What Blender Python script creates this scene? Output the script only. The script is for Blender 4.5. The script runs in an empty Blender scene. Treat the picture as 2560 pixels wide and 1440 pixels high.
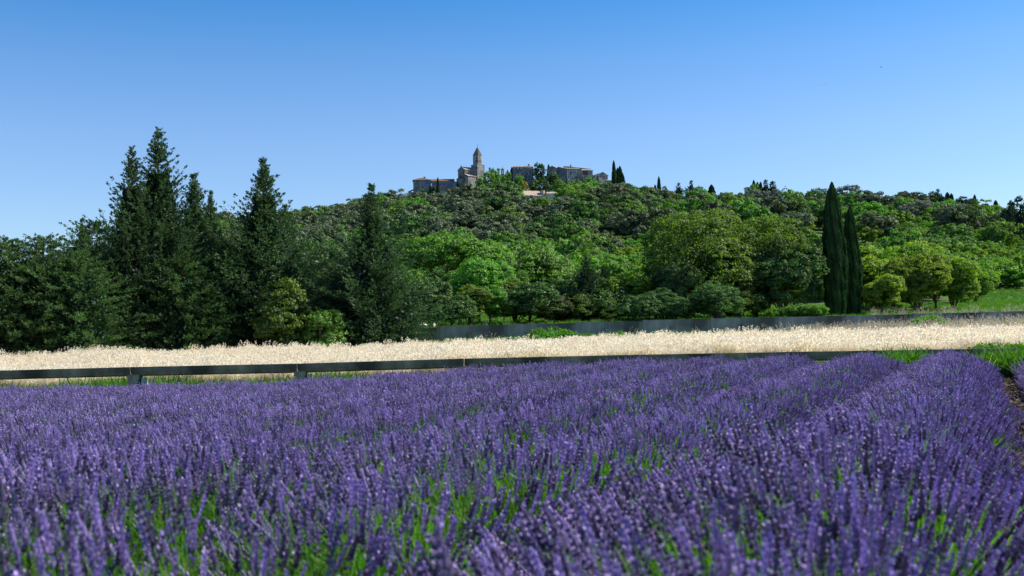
import bpy, bmesh, math, random
import numpy as np
from mathutils import Matrix, Vector, Euler
from math import radians as R, sin, cos, pi

S = bpy.context.scene
COL = S.collection

# ------------------------------------------------------------------ camera, sky, sun, exposure
FPX = 2745.0            # focal length in photograph pixels (2560 wide)
CAMZ = 1.7
cam_d = bpy.data.cameras.new('camera'); cam = bpy.data.objects.new('camera', cam_d); COL.objects.link(cam)
cam_d.sensor_width = 36.0; cam_d.lens = 36.0 * FPX / 2560.0
cam_d.clip_start = 0.05; cam_d.clip_end = 60000.0
PITCH = math.atan(120.0 / FPX)
CM = Matrix.Translation((0, 0, CAMZ)) @ Matrix.Rotation(R(90) + PITCH, 4, 'X') @ Matrix.Rotation(R(-1.2), 4, 'Z')
cam.matrix_world = CM
cam_d.dof.use_dof = True; cam_d.dof.focus_distance = 60.0; cam_d.dof.aperture_fstop = 2.4
S.camera = cam

SUN_AZ, SUN_EL = 80.0, 42.0        # azimuth from the view direction (+Y) towards +X
sun_dir = Vector((sin(R(SUN_AZ)) * cos(R(SUN_EL)), cos(R(SUN_AZ)) * cos(R(SUN_EL)), sin(R(SUN_EL))))
sl = bpy.data.lights.new('sun', 'SUN'); sl.energy = 5.0; sl.angle = R(0.5); sl.color = (1.0, 0.95, 0.86)
so = bpy.data.objects.new('sun', sl); COL.objects.link(so)
so.rotation_euler = sun_dir.to_track_quat('Z', 'Y').to_euler()

W = bpy.data.worlds.new('World'); S.world = W; W.use_nodes = True
wn = W.node_tree; wn.nodes.clear()
sky = wn.nodes.new('ShaderNodeTexSky'); sky.sky_type = 'NISHITA'; sky.sun_disc = False
sky.sun_elevation = R(SUN_EL); sky.sun_rotation = R(SUN_AZ); sky.altitude = 100; sky.air_density = 1.0
sky.dust_density = 0.3; sky.ozone_density = 3.0
tint = wn.nodes.new('ShaderNodeMix'); tint.data_type = 'RGBA'; tint.blend_type = 'MULTIPLY'
tint.inputs[0].default_value = 1.0; tint.inputs[7].default_value = (0.84, 0.95, 1.16, 1)
tcw = wn.nodes.new('ShaderNodeTexCoord'); spw = wn.nodes.new('ShaderNodeSeparateXYZ'); wn.links.new(tcw.outputs['Generated'], spw.inputs[0])
ramp = wn.nodes.new('ShaderNodeValToRGB'); wn.links.new(spw.outputs[2], ramp.inputs[0])      # the sky deepens with height
el = ramp.color_ramp.elements; el[0].position = 0.0; el[0].color = (1.0, 1.0, .95, 1); el[1].position = 1.0; el[1].color = (.22, .52, .80, 1)
for p_, c_ in ((.10, (1.0, 1.0, .97, 1)), (.18, (.94, .99, 1, 1)), (.24, (.72, .94, 1, 1)), (.30, (.38, .84, 1, 1)), (.50, (.28, .66, .90, 1))):
    e_ = el.new(p_); e_.color = c_
deep = wn.nodes.new('ShaderNodeMix'); deep.data_type = 'RGBA'; deep.blend_type = 'MULTIPLY'; deep.inputs[0].default_value = 1.0
bg = wn.nodes.new('ShaderNodeBackground'); bg.inputs[1].default_value = 0.093
wo = wn.nodes.new('ShaderNodeOutputWorld')
wn.links.new(sky.outputs[0], tint.inputs[6]); wn.links.new(tint.outputs[2], deep.inputs[6]); wn.links.new(ramp.outputs[0], deep.inputs[7]); wn.links.new(deep.outputs[2], bg.inputs[0]); wn.links.new(bg.outputs[0], wo.inputs[0])

S.view_settings.view_transform = 'Standard'; S.view_settings.look = 'None'
S.view_settings.exposure = 0.65; S.view_settings.gamma = 1.0; S.view_settings.use_curve_mapping = False
S.render.engine = 'CYCLES'
S.cycles.max_bounces = 6; S.cycles.diffuse_bounces = 3; S.cycles.transmission_bounces = 4; S.cycles.glossy_bounces = 2
S.cycles.transparent_max_bounces = 6
S.cycles.use_denoising = True
S.cycles.sample_clamp_indirect = 6.0

Rc = CM.to_3x3()
def ray(px, py):
    d = Rc @ Vector(((px - 1280) / FPX, (720 - py) / FPX, -1))
    return d
def P(px, py, Y):
    d = ray(px, py); k = Y / d.y
    return Vector((d.x * k, Y, CAMZ + d.z * k))
def corr(px, py): return py + (px - 1280) * 0.02095      # the pixel row with the camera's roll taken out

# ------------------------------------------------------------------ the lie of the land
def sm(x, a, b):
    t = np.clip((x - a) / (b - a), 0, 1); return t * t * (3 - 2 * t)
_x = np.array([-900, -400, 0, 250, 400, 540, 700, 800, 900, 1000, 1040, 1130, 1200, 1300, 1400, 1500, 1560, 1650, 1800, 2000, 2200, 2400, 2560, 2900, 3600.])
_y = np.array([790, 760, 720, 670, 625, 572, 566, 562, 546, 520, 501, 493, 488, 484, 480, 484, 496, 520, 522, 536, 545, 552, 578, 640, 720.])
_r = np.array([520, 520, 540, 560, 580, 600, 600, 600, 600, 600, 600, 600, 600, 600, 600, 600, 590, 570, 540, 510, 480, 460, 450, 450, 450.])
_y = _y + np.where((_x > 1010) & (_x < 1560), 20, np.where(_x < 950, 2, 14))
def terrain(X, Y):
    X = np.asarray(X, float); Y = np.asarray(Y, float)
    near = (-0.15 + 0.43 * sm(X, -9, 4)) * sm(Y, 4, 30)
    f62 = 0.30 + 0.22 * sm(X, -12, 16)
    z = near + (f62 - near) * sm(Y, 37, 63)
    z = z + (1.15 - f62) * sm(Y, 66, 78.1) * (Y > 63)
    xb = sm(X, -14, -8)                                   # the raised ground behind the long wall
    z = z + xb * 1.32 * (Y > 78.3)
    z = z + (1 - xb) * 1.1 * sm(Y, 79, 95)
    z = z + 2.05 * sm(Y, 84, 140)
    px = 1280 + FPX * X / np.maximum(Y, 60.)
    tr = (840 - np.interp(px, _x, _y)) / FPX
    Rr = np.interp(px, _x, _r)
    zr = CAMZ + tr * Rr
    z300 = np.minimum(19.0, zr * 0.42)
    k1 = np.clip((Y - 140) / 160., 0, 1)
    zz = 4.5 + (z300 - 4.5) * k1
    k2 = np.clip((Y - 300) / (Rr - 300), 0, 1)
    zz = zz + (zr - z300) * (1 - (1 - k2) ** 1.25)
    zz = zz - np.clip(Y - Rr - 25, 0, 600) * 0.12
    bump = (np.sin(X * .05 + 1) * np.cos(Y * .043) * 1.6 + np.sin(X * .021 + Y * .017) * 1.5) * sm(Y, 200, 320) * (1 - sm(Y, 540, 580))
    vill = np.clip((px - 1015) / 35., 0, 1) * np.clip((1560 - px) / 35., 0, 1)
    bump = bump + 5.5 * vill * sm(Y, 582, 596) * (1 - sm(Y, 625, 660))
    z = np.where(Y > 140, zz + bump, z)
    return z
def tz(x, y): return float(terrain(x, y))

# ------------------------------------------------------------------ object helpers
def tag(o, label=None, cat=None, group=None, kind=None):
    if label: o['label'] = label
    if cat: o['category'] = cat
    if group: o['group'] = group
    if kind: o['kind'] = kind
    return o
def link(o, parent=None):
    COL.objects.link(o)
    if parent is not None: o.parent = parent
    return o
def empty(name, loc=(0, 0, 0), rz=0):
    o = bpy.data.objects.new(name, None); o.empty_display_size = 0.5
    link(o); o.location = loc; o.rotation_euler = (0, 0, rz); return o
def mobj(name, me, parent=None, loc=None, rot=None):
    o = bpy.data.objects.new(name, me); link(o, parent)
    if loc is not None: o.location = loc
    if rot is not None: o.rotation_euler = rot
    return o
def np_mesh(name, V, F, mats, tintv=None, midx=None, smooth=False):
    V = np.asarray(V, np.float32); F = np.asarray(F, np.int32)
    me = bpy.data.meshes.new(name)
    n, k = F.shape
    me.vertices.add(len(V)); me.vertices.foreach_set('co', V.ravel())
    me.loops.add(n * k); me.loops.foreach_set('vertex_index', F.ravel())
    me.polygons.add(n); me.polygons.foreach_set('loop_start', np.arange(n, dtype=np.int32) * k)
    me.polygons.foreach_set('loop_total', np.full(n, k, np.int32))
    if midx is not None: me.polygons.foreach_set('material_index', np.asarray(midx, np.int32))
    if smooth: me.polygons.foreach_set('use_smooth', np.ones(n, bool))
    for m in (mats if isinstance(mats, (list, tuple)) else [mats]): me.materials.append(m)
    if tintv is not None:
        a = me.attributes.new('tint', 'FLOAT', 'POINT'); a.data.foreach_set('value', np.asarray(tintv, np.float32))
    me.update(calc_edges=True)
    return me
class MB:
    """collects faces of any size"""
    def __init__(s): s.v = []; s.f = []
    def poly(s, pts):
        b = len(s.v); s.v += [tuple(p) for p in pts]; s.f.append(tuple(range(b, b + len(pts))))
    def box(s, x0, x1, y0, y1, z0, z1):
        b = len(s.v)
        s.v += [(x0, y0, z0), (x1, y0, z0), (x1, y1, z0), (x0, y1, z0), (x0, y0, z1), (x1, y0, z1), (x1, y1, z1), (x0, y1, z1)]
        for f in ((0, 3, 2, 1), (4, 5, 6, 7), (0, 1, 5, 4), (1, 2, 6, 5), (2, 3, 7, 6), (3, 0, 4, 7)): s.f.append(tuple(b + i for i in f))
        return s
    def prism(s, pts, axis_vec):
        """extrude polygon pts (list of Vector) along axis_vec"""
        a = Vector(axis_vec); n = len(pts); b = len(s.v)
        s.v += [tuple(p) for p in pts] + [tuple(Vector(p) + a) for p in pts]
        s.f.append(tuple(b + i for i in reversed(range(n)))); s.f.append(tuple(b + n + i for i in range(n)))
        for i in range(n): j = (i + 1) % n; s.f.append((b + i, b + j, b + n + j, b + n + i))
        return s
    def tube(s, pts, rad, seg=6):
        pts = [Vector(p) for p in pts]; b = len(s.v)
        for i, p in enumerate(pts):
            d = (pts[min(i + 1, len(pts) - 1)] - pts[max(i - 1, 0)]).normalized()
            u = d.orthogonal().normalized() if abs(d.z) > .9 or i == 0 else d.cross(Vector((0, 0, 1))).normalized()
            if abs(d.z) > .9: u = Vector((1, 0, 0))
            w = d.cross(u).normalized(); u = w.cross(d).normalized()
            for k in range(seg):
                a = 2 * pi * k / seg; s.v.append(tuple(p + (u * cos(a) + w * sin(a)) * rad[i]))
        for i in range(len(pts) - 1):
            for k in range(seg):
                k2 = (k + 1) % seg
                s.f.append((b + i * seg + k, b + i * seg + k2, b + (i + 1) * seg + k2, b + (i + 1) * seg + k))
        s.f.append(tuple(b + (len(pts) - 1) * seg + k for k in range(seg)))
        s.f.append(tuple(b + k for k in reversed(range(seg))))
        return s
    def mesh(s, name, mat):
        me = bpy.data.meshes.new(name); me.from_pydata(s.v, [], s.f)
        bm = bmesh.new(); bm.from_mesh(me); bmesh.ops.recalc_face_normals(bm, faces=bm.faces); bm.to_mesh(me); bm.free()
        me.materials.append(mat); return me
    def obj(s, name, mat, parent=None, loc=None, rot=None): return mobj(name, s.mesh(name, mat), parent, loc, rot)

# ------------------------------------------------------------------ materials
def nodes(name):
    m = bpy.data.materials.new(name); m.use_nodes = True; nt = m.node_tree; nt.nodes.clear()
    out = nt.nodes.new('ShaderNodeOutputMaterial'); return m, nt, out
def N(nt, t, **kw):
    n = nt.nodes.new(t)
    for k, v in kw.items(): setattr(n, k, v)
    return n
def rgb(c): return (c[0], c[1], c[2], 1)
def leaf_mat(name, c0, c1, trans=0.35, tcol=None, gloss=0.06, hue=0.03, val=0.25, patch=2.0):
    """foliage: tint attribute mixes c0 and c1, object random shifts the whole plant a little"""
    m, nt, out = nodes(name); L = nt.links.new
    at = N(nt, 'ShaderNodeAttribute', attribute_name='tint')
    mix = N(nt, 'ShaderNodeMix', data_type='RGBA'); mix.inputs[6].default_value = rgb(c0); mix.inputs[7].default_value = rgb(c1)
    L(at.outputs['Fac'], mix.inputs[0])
    oi = N(nt, 'ShaderNodeObjectInfo')
    hs = N(nt, 'ShaderNodeHueSaturation')
    mr = N(nt, 'ShaderNodeMapRange'); mr.inputs[3].default_value = 0.5 - hue; mr.inputs[4].default_value = 0.5 + hue
    mr2 = N(nt, 'ShaderNodeMapRange'); mr2.inputs[3].default_value = 1 - val; mr2.inputs[4].default_value = 1 + val
    L(oi.outputs['Random'], mr.inputs[0]); L(mr.outputs[0], hs.inputs['Hue'])
    ma = N(nt, 'ShaderNodeMath', operation='MULTIPLY'); ma.inputs[1].default_value = 7.13
    fr = N(nt, 'ShaderNodeMath', operation='FRACT'); L(oi.outputs['Random'], ma.inputs[0]); L(ma.outputs[0], fr.inputs[0]); L(fr.outputs[0], mr2.inputs[0])
    L(mr2.outputs[0], hs.inputs['Value']); L(mix.outputs[2], hs.inputs['Color'])
    df = N(nt, 'ShaderNodeBsdfDiffuse'); tr = N(nt, 'ShaderNodeBsdfTranslucent')
    L(hs.outputs[0], df.inputs[0])
    tm = N(nt, 'ShaderNodeMix', data_type='RGBA', blend_type='MULTIPLY'); tm.inputs[0].default_value = 1
    tm.inputs[7].default_value = rgb(tcol or (1.5, 1.7, 0.6)); L(hs.outputs[0], tm.inputs[6]); L(tm.outputs[2], tr.inputs[0])
    ms = N(nt, 'ShaderNodeMixShader'); ms.inputs[0].default_value = trans; L(df.outputs[0], ms.inputs[1]); L(tr.outputs[0], ms.inputs[2])
    gl = N(nt, 'ShaderNodeBsdfGlossy'); gl.inputs['Roughness'].default_value = 0.6; gl.inputs[0].default_value = (1, .98, .85, 1)
    m2 = N(nt, 'ShaderNodeMixShader'); m2.inputs[0].default_value = gloss * .5; L(ms.outputs[0], m2.inputs[1]); L(gl.outputs[0], m2.inputs[2])
    L(m2.outputs[0], out.inputs[0]); return m
def rough_mat(name, c0, c1, scale=3.0, c2=None, rough=0.9, bump=0.3, vor=None, streak=False, detail=6, obj=True):
    """stone, soil, concrete: two noise octaves of colour, optional block joints, bump"""
    m, nt, out = nodes(name); L = nt.links.new
    tc = N(nt, 'ShaderNodeTexCoord'); mp = N(nt, 'ShaderNodeMapping'); L(tc.outputs['Object' if obj else 'Generated'], mp.inputs[0])
    if streak: mp.inputs['Scale'].default_value = (1, 1, 0.18)
    n1 = N(nt, 'ShaderNodeTexNoise'); n1.inputs['Scale'].default_value = scale; n1.inputs['Detail'].default_value = detail; n1.inputs['Roughness'].default_value = .65
    n2 = N(nt, 'ShaderNodeTexNoise'); n2.inputs['Scale'].default_value = scale * .23; n2.inputs['Detail'].default_value = 3
    L(mp.outputs[0], n1.inputs[0]); L(tc.outputs['Object'], n2.inputs[0])
    r1 = N(nt, 'ShaderNodeMapRange'); r1.inputs[1].default_value = .35; r1.inputs[2].default_value = .65; L(n1.outputs[0], r1.inputs[0])
    a = N(nt, 'ShaderNodeMix', data_type='RGBA'); a.inputs[6].default_value = rgb(c0); a.inputs[7].default_value = rgb(c1); L(r1.outputs[0], a.inputs[0])
    b = N(nt, 'ShaderNodeMix', data_type='RGBA'); b.inputs[7].default_value = rgb(c2 or c0)
    r2 = N(nt, 'ShaderNodeMapRange'); r2.inputs[1].default_value = .48; r2.inputs[2].default_value = .66; L(n2.outputs[0], r2.inputs[0])
    L(r2.outputs[0], b.inputs[0]); L(a.outputs[2], b.inputs[6])
    col = b.outputs[2]; h = n1.outputs[0]
    if vor:
        v = N(nt, 'ShaderNodeTexVoronoi'); v.inputs['Scale'].default_value = vor
        mp2 = N(nt, 'ShaderNodeMapping'); mp2.inputs['Scale'].default_value = (1, 1, 1.7); L(tc.outputs['Object'], mp2.inputs[0]); L(mp2.outputs[0], v.inputs[0])
        hs = N(nt, 'ShaderNodeHueSaturation'); sp = N(nt, 'ShaderNodeSeparateColor'); L(v.outputs['Color'], sp.inputs[0])
        mr = N(nt, 'ShaderNodeMapRange'); mr.inputs[3].default_value = .6; mr.inputs[4].default_value = 1.35; L(sp.outputs[0], mr.inputs[0])
        L(mr.outputs[0], hs.inputs['Value']); L(col, hs.inputs['Color']); col = hs.outputs[0]
    bs = N(nt, 'ShaderNodeBsdfPrincipled'); bs.inputs['Roughness'].default_value = rough
    bs.inputs['Specular IOR Level'].default_value = .12
    L(col, bs.inputs['Base Color'])
    bp = N(nt, 'ShaderNodeBump'); bp.inputs['Strength'].default_value = bump; bp.inputs['Distance'].default_value = .05
    L(h, bp.inputs['Height']); L(bp.outputs[0], bs.inputs['Normal'])
    L(bs.outputs[0], out.inputs[0]); return m
def plain(name, c, rough=.7, metal=0.):
    m, nt, out = nodes(name); bs = N(nt, 'ShaderNodeBsdfPrincipled')
    bs.inputs['Base Color'].default_value = rgb(c); bs.inputs['Roughness'].default_value = rough; bs.inputs['Metallic'].default_value = metal
    nt.links.new(bs.outputs[0], out.inputs[0]); return m

M = {}
M['bark'] = rough_mat('bark', (.10, .075, .055), (.16, .13, .10), 9, bump=.6)
M['conifer'] = leaf_mat('conifer_foliage', (.019, .046, .025), (.085, .155, .062), trans=.26, tcol=(1.3, 1.6, .5), gloss=.035, hue=.01, val=.12)
M['conifer_light'] = leaf_mat('conifer_foliage_light', (.024, .060, .026), (.10, .185, .055), trans=.3, tcol=(1.4, 1.8, .5), gloss=.035, hue=.01, val=.1)
M['cypress'] = leaf_mat('cypress_foliage', (.012, .030, .013), (.034, .090, .024), trans=.12, tcol=(1.3, 1.6, .5), gloss=.03, hue=.01, val=.08)
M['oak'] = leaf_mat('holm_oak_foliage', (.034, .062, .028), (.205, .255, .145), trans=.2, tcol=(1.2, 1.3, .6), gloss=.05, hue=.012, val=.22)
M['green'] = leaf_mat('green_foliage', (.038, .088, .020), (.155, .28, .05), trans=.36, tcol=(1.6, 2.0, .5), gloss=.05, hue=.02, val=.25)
M['bright'] = leaf_mat('bright_foliage', (.045, .12, .02), (.15, .31, .04), trans=.42, tcol=(1.6, 2.0, .5), gloss=.05, hue=.015, val=.2)
M['yellow'] = leaf_mat('yellow_green_foliage', (.048, .12, .015), (.23, .36, .035), trans=.42, tcol=(1.8, 1.9, .4), gloss=.05, hue=.02, val=.2)
M['bigtree'] = leaf_mat('big_tree_foliage', (.026, .058, .015), (.145, .225, .032), trans=.45, tcol=(1.7, 1.9, .4), gloss=.05, hue=.01, val=.1)
M['golden'] = leaf_mat('golden_foliage', (.14, .15, .02), (.30, .28, .04), trans=.42, tcol=(1.7, 1.6, .4), gloss=.05, hue=.015, val=.15)
M['grey'] = leaf_mat('grey_foliage', (.10, .12, .09), (.20, .23, .19), trans=.2, tcol=(1.2, 1.3, .9), gloss=.05, hue=.01, val=.12)
M['darkgreen'] = leaf_mat('dark_green_foliage', (.020, .055, .018), (.095, .20, .04), trans=.3, tcol=(1.5, 1.9, .5), gloss=.06, hue=.015, val=.15)
M['pine'] = leaf_mat('pine_foliage', (.022, .045, .026), (.07, .115, .055), trans=.18, gloss=.03, hue=.01, val=.15)
M['brown'] = leaf_mat('brown_twigs', (.045, .055, .022), (.10, .095, .04), trans=.25, tcol=(1.3, 1.2, .6), gloss=.03)
M['wheat'] = leaf_mat('dry_grass', (.68, .56, .36), (.94, .89, .76), trans=.48, tcol=(1.1, 1.05, .9), gloss=.04, hue=0, val=.07)
M['drystraw'] = leaf_mat('brown_dry_grass', (.30, .24, .15), (.62, .55, .43), trans=.35, tcol=(1.1, 1.05, .9), gloss=.03, hue=0, val=.15)
M['grass'] = leaf_mat('green_grass', (.035, .10, .012), (.11, .25, .02), trans=.45, tcol=(1.5, 1.9, .4), gloss=.05, hue=.02, val=.2)
M['stem'] = leaf_mat('lavender_stem', (.045, .13, .016), (.16, .32, .05), trans=.5, tcol=(1.4, 1.9, .4), gloss=.05, hue=.02, val=.3)
M['calyx'] = leaf_mat('lavender_calyx', (.030, .027, .052), (.345, .265, .56), trans=.18, tcol=(1.3, 1.1, 1.6), gloss=.06, hue=.012, val=.3)
M['petal'] = leaf_mat('lavender_petal', (.42, .30, .74), (.64, .50, .92), trans=.3, tcol=(1.2, 1.1, 1.3), gloss=.06, hue=.012, val=.2)
M['lavleaf'] = leaf_mat('lavender_leaf', (.035, .085, .015), (.09, .19, .03), trans=.35, tcol=(1.4, 1.8, .5), gloss=.05)
M['straw_stem'] = leaf_mat('pale_stem', (.22, .24, .12), (.42, .44, .24), trans=.3, gloss=.05)
M['soil'] = rough_mat('soil', (.050, .036, .026), (.12, .085, .06), 5, (.04, .03, .02), bump=.8, obj=True)
M['straw_ground'] = rough_mat('straw_ground', (.30, .24, .14), (.48, .40, .26), 2.5, (.18, .17, .07))
M['meadow'] = rough_mat('meadow_ground', (.05, .11, .02), (.10, .19, .035), 1.2, (.20, .20, .09))
M['hill'] = rough_mat('hill_ground', (.040, .095, .018), (.085, .16, .035), .12, (.09, .12, .04))
M['concrete'] = rough_mat('old_concrete', (.24, .185, .105), (.44, .36, .24), 3.2, (.10, .085, .055), streak=True, bump=.25)
M['concrete_far'] = rough_mat('grey_concrete', (.21, .205, .19), (.34, .335, .31), 1.8, (.10, .10, .09), streak=True, bump=.2)
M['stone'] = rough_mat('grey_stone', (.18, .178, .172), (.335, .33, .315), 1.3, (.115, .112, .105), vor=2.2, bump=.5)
M['stone_light'] = rough_mat('pale_stone', (.27, .265, .25), (.47, .455, .42), 1.3, (.14, .13, .12), vor=1.8, bump=.5)  # paler copy of the stone, sunlight on the walls put into its tone
M['stone_shaded'] = rough_mat('shaded_stone', (.16, .165, .165), (.27, .275, .27), 1.0, (.13, .13, .13), vor=1.6, bump=.5)  # bluish grey copy of the stone, with wall shade put into its colour
M['render'] = rough_mat('cream_render', (.55, .50, .42), (.68, .63, .54), .8, (.42, .38, .32), bump=.1)
M['render_brown'] = rough_mat('brown_render', (.27, .21, .16), (.36, .29, .22), .8, (.2, .16, .12), bump=.2)
M['slate'] = rough_mat('stone_roofing', (.085, .08, .08), (.16, .15, .145), 3, (.1, .09, .08))
M['tile_red'] = rough_mat('red_brown_tiles', (.16, .085, .06), (.25, .14, .10), 3, (.12, .07, .05))
M['tile_pale'] = rough_mat('pale_tiles', (.36, .27, .20), (.50, .39, .30), 2.5, (.26, .20, .16))
M['tile_grey'] = rough_mat('weathered_tiles', (.26, .20, .155), (.38, .30, .24), 2.5, (.19, .15, .12))
M['blue'] = plain('blue_shutter_paint', (.06, .16, .42))
M['dark'] = plain('dark_glass_and_shade', (.02, .025, .03), .25)  # window glass, and flat dark fill where openings lie in shade
M['frame'] = plain('pale_frame', (.42, .40, .37))
M['iron'] = plain('iron', (.05, .05, .05), .5, .6)
M['wood_grey'] = rough_mat('grey_wood', (.42, .40, .37), (.55, .53, .5), 12)
M['wood_dark'] = rough_mat('pole_wood', (.07, .06, .05), (.12, .10, .08), 12)
M['rust'] = rough_mat('rust_clay', (.32, .10, .04), (.42, .16, .07), 5)
M['bird'] = plain('bird_plumage', (.03, .03, .035))
m, nt, out = nodes('contrail'); d = N(nt, 'ShaderNodeBsdfDiffuse'); d.inputs[0].default_value = (.8, .8, .8, 1)
t = N(nt, 'ShaderNodeBsdfTransparent'); mx = N(nt, 'ShaderNodeMixShader'); mx.inputs[0].default_value = .18
nt.links.new(t.outputs[0], mx.inputs[1]); nt.links.new(d.outputs[0], mx.inputs[2]); nt.links.new(mx.outputs[0], out.inputs[0]); M['contrail'] = m

# ------------------------------------------------------------------ ground: one sheet out past the horizon, cut into named bands
def axis(stops):
    out = []
    for a, b, st in stops: out += list(np.arange(a, b, st))
    return np.array(out + [stops[-1][1]])
def ground(name, xs, ys, mat, dz=0.):
    XX, YY = np.meshgrid(xs, ys); Z = terrain(XX, YY) + dz
    V = np.stack([XX, YY, Z], -1).reshape(-1, 3); nx = len(xs); ny = len(ys)
    i = np.arange((nx - 1) * (ny - 1)); r = i // (nx - 1); c = i % (nx - 1); b = r * nx + c
    F = np.stack([b, b + 1, b + nx + 1, b + nx], -1)
    o = mobj(name, np_mesh(name, V, F, mat, smooth=True)); return tag(o, kind='structure')
XS = axis([(-4000, -600, 170), (-600, -60, 12), (-60, 60, 1.0), (60, 600, 12), (600, 4000, 170)])
XH = axis([(-4000, -600, 100), (-600, 600, 6), (600, 4000, 100)])
ground('lavender_ground', XS, axis([(-60, 0, 4), (0, 32.0, 1.0)]), M['soil'])
ground('verge', XS, axis([(32.0, 36, 1)]), M['meadow'])
ground('field_ground', XS, axis([(36, 63, 1.5)]), M['straw_ground'])
ground('bank', XS, axis([(63, 78.1, 1.0), (78.1, 78.5, .2), (78.5, 96, 1.0)]), M['meadow'])
ground('meadow', XS, axis([(96, 140, 3), (140, 140.5, .5)]), M['meadow'])
ground('hillside', XH, axis([(140.5, 760, 5), (760, 5000, 200)]), M['hill'])

# ------------------------------------------------------------------ foliage geometry
def unit(v): return v / np.maximum(np.linalg.norm(v, axis=-1, keepdims=True), 1e-9)
def leaf_quads(C, D, Nn, length, width):
    """diamond leaves at centres C, long axis D, normal Nn"""
    D = unit(D); Sd = unit(np.cross(D, Nn)); l = length[:, None] * .5; w = width[:, None] * .5
    V = np.stack([C - D * l, C + Sd * w - D * l * .1, C + D * l, C - Sd * w - D * l * .1], 1).reshape(-1, 3)
    n = len(C); F = np.arange(n * 4).reshape(n, 4); return V, F
def join(parts):
    Vs, Fs, Ts = [], [], []; b = 0
    for V, F, T in parts: Vs.append(V); Fs.append(F + b); Ts.append(T); b += len(V)
    return np.concatenate(Vs), np.concatenate(Fs), np.concatenate(Ts)
def rnd_dir(rg, n): return unit(rg.normal(size=(n, 3)))

def broadleaf(name, seed, h, w, mat, nleaf=9000, leaf=.3, bottom=.12, lobes=9, clump=.8, flat=.85, shape='round', depth=None, trunks=1, core=True):
    """crown with lobes made of leafy clumps, and a trunk with limbs; returns (crown mesh, trunk mesh)"""
    rg = np.random.default_rng(seed); dpt = depth or w
    z0 = h * bottom; ch = h - z0
    # lobes: spheres inside the envelope
    L = []
    for i in range(lobes):
        a = i * 2.4 + rg.uniform(-.5, .5); k = (i + .5) / lobes
        if shape == 'umbrella': zz = z0 + ch * (rg.uniform(.66, .74) - .25 * k); rr = math.sqrt(k) * .40
        elif shape == 'cone': zz = z0 + ch * (k * .85 + .05); rr = (1 - k) * .25
        else: zz = z0 + ch * (.25 + .5 * rg.uniform(0, 1)); rr = math.sqrt(k) * rg.uniform(.30, .42)
        rl = (.12 + .14 * rg.uniform()) * (w if shape != 'umbrella' else w * .8)
        if shape == 'cone': rl *= (1.2 - .6 * k)
        c = np.array([cos(a) * rr * w, sin(a) * rr * dpt, zz]); rz = min(rl * flat, (h - zz), max(zz - z0 * .6, .3))
        L.append((c, np.array([rl, rl * dpt / w, max(rz, rl * .45)])))
    if shape != 'umbrella': L.append((np.array([0, 0, z0 + ch * .55]), np.array([w * .27, dpt * .27, ch * .40])))
    ncl = max(30, int(nleaf / 55)); cc = []; cn = []
    while len(cc) < ncl:
        i = rg.integers(len(L)); c, r = L[i]; d = rnd_dir(rg, 1)[0]
        if d[2] < -.55: continue
        p = c + d * r * rg.uniform(.82, 1.04)
        bad = False
        for j, (c2, r2) in enumerate(L):
            if j != i and np.sum(((p - c2) / r2) ** 2) < .72: bad = True; break
        if bad and rg.uniform() > .08: continue
        cc.append(p); cn.append(d)
    cc = np.array(cc); cn = np.array(cn)
    nper = nleaf // ncl; idx = np.repeat(np.arange(ncl), nper); n = len(idx)
    cr = (clump * rg.uniform(.6, 1.35, ncl))[idx]
    d = rnd_dir(rg, n); d[:, 2] = np.abs(d[:, 2]) * .55 + d[:, 2] * .45; d = unit(d + cn[idx] * .5)
    pos = cc[idx] + d * (cr * rg.uniform(.35, 1.0, n) ** .5)[:, None] * np.array([1, 1, .9])
    nrm = unit(d + rg.normal(size=(n, 3)) * .42); ax = np.cross(nrm, rg.normal(size=(n, 3)))
    le = leaf * rg.uniform(.6, 1.35, n)
    V, F = leaf_quads(pos, ax, nrm, le, le * .62)
    ct = rg.uniform(0, 1, ncl)[idx]
    T = np.clip(.55 * ct + .45 * rg.uniform(0, 1, n), 0, 1)
    parts = [(V, F, np.repeat(T, 4))]
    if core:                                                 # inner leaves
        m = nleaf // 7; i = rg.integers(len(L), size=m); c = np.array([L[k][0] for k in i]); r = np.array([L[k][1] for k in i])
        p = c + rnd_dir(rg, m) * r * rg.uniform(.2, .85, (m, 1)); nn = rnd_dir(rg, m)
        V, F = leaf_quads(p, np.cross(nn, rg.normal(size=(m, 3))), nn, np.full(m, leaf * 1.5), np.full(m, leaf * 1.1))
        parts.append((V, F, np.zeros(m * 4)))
    V, F, T = join(parts)
    crown = np_mesh(name + '_crown', V, F, mat, T)
    tb = MB(); tr = max(.12, w * .022)
    for q in range(trunks):
        a0 = q * 2.2; off = Vector((cos(a0), sin(a0), 0)) * (0 if trunks == 1 else w * .07)
        top = Vector((rg.uniform(-.04, .04) * w, rg.uniform(-.04, .04) * w, z0 + ch * .62)) + off * 2
        tb.tube([off + Vector((0, 0, -.3)), off * 1.2 + Vector((.02 * w, 0, z0 * .6)), top * .6 + Vector((0, 0, z0 * .2)), top], [tr * 1.25, tr, tr * .75, tr * .3], 7)
        for k in range(5):
            c, r = L[(k * 2 + q) % len(L)]; s = Vector((0, 0, z0 * rg.uniform(.8, 1.3))) + off
            e = Vector(c); mid = s.lerp(e, .5) + Vector((0, 0, -.06 * ch))
            tb.tube([s, mid, e], [tr * .55, tr * .4, tr * .15], 5)
    return crown, tb.mesh(name + '_trunk', M['bark'])

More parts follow.
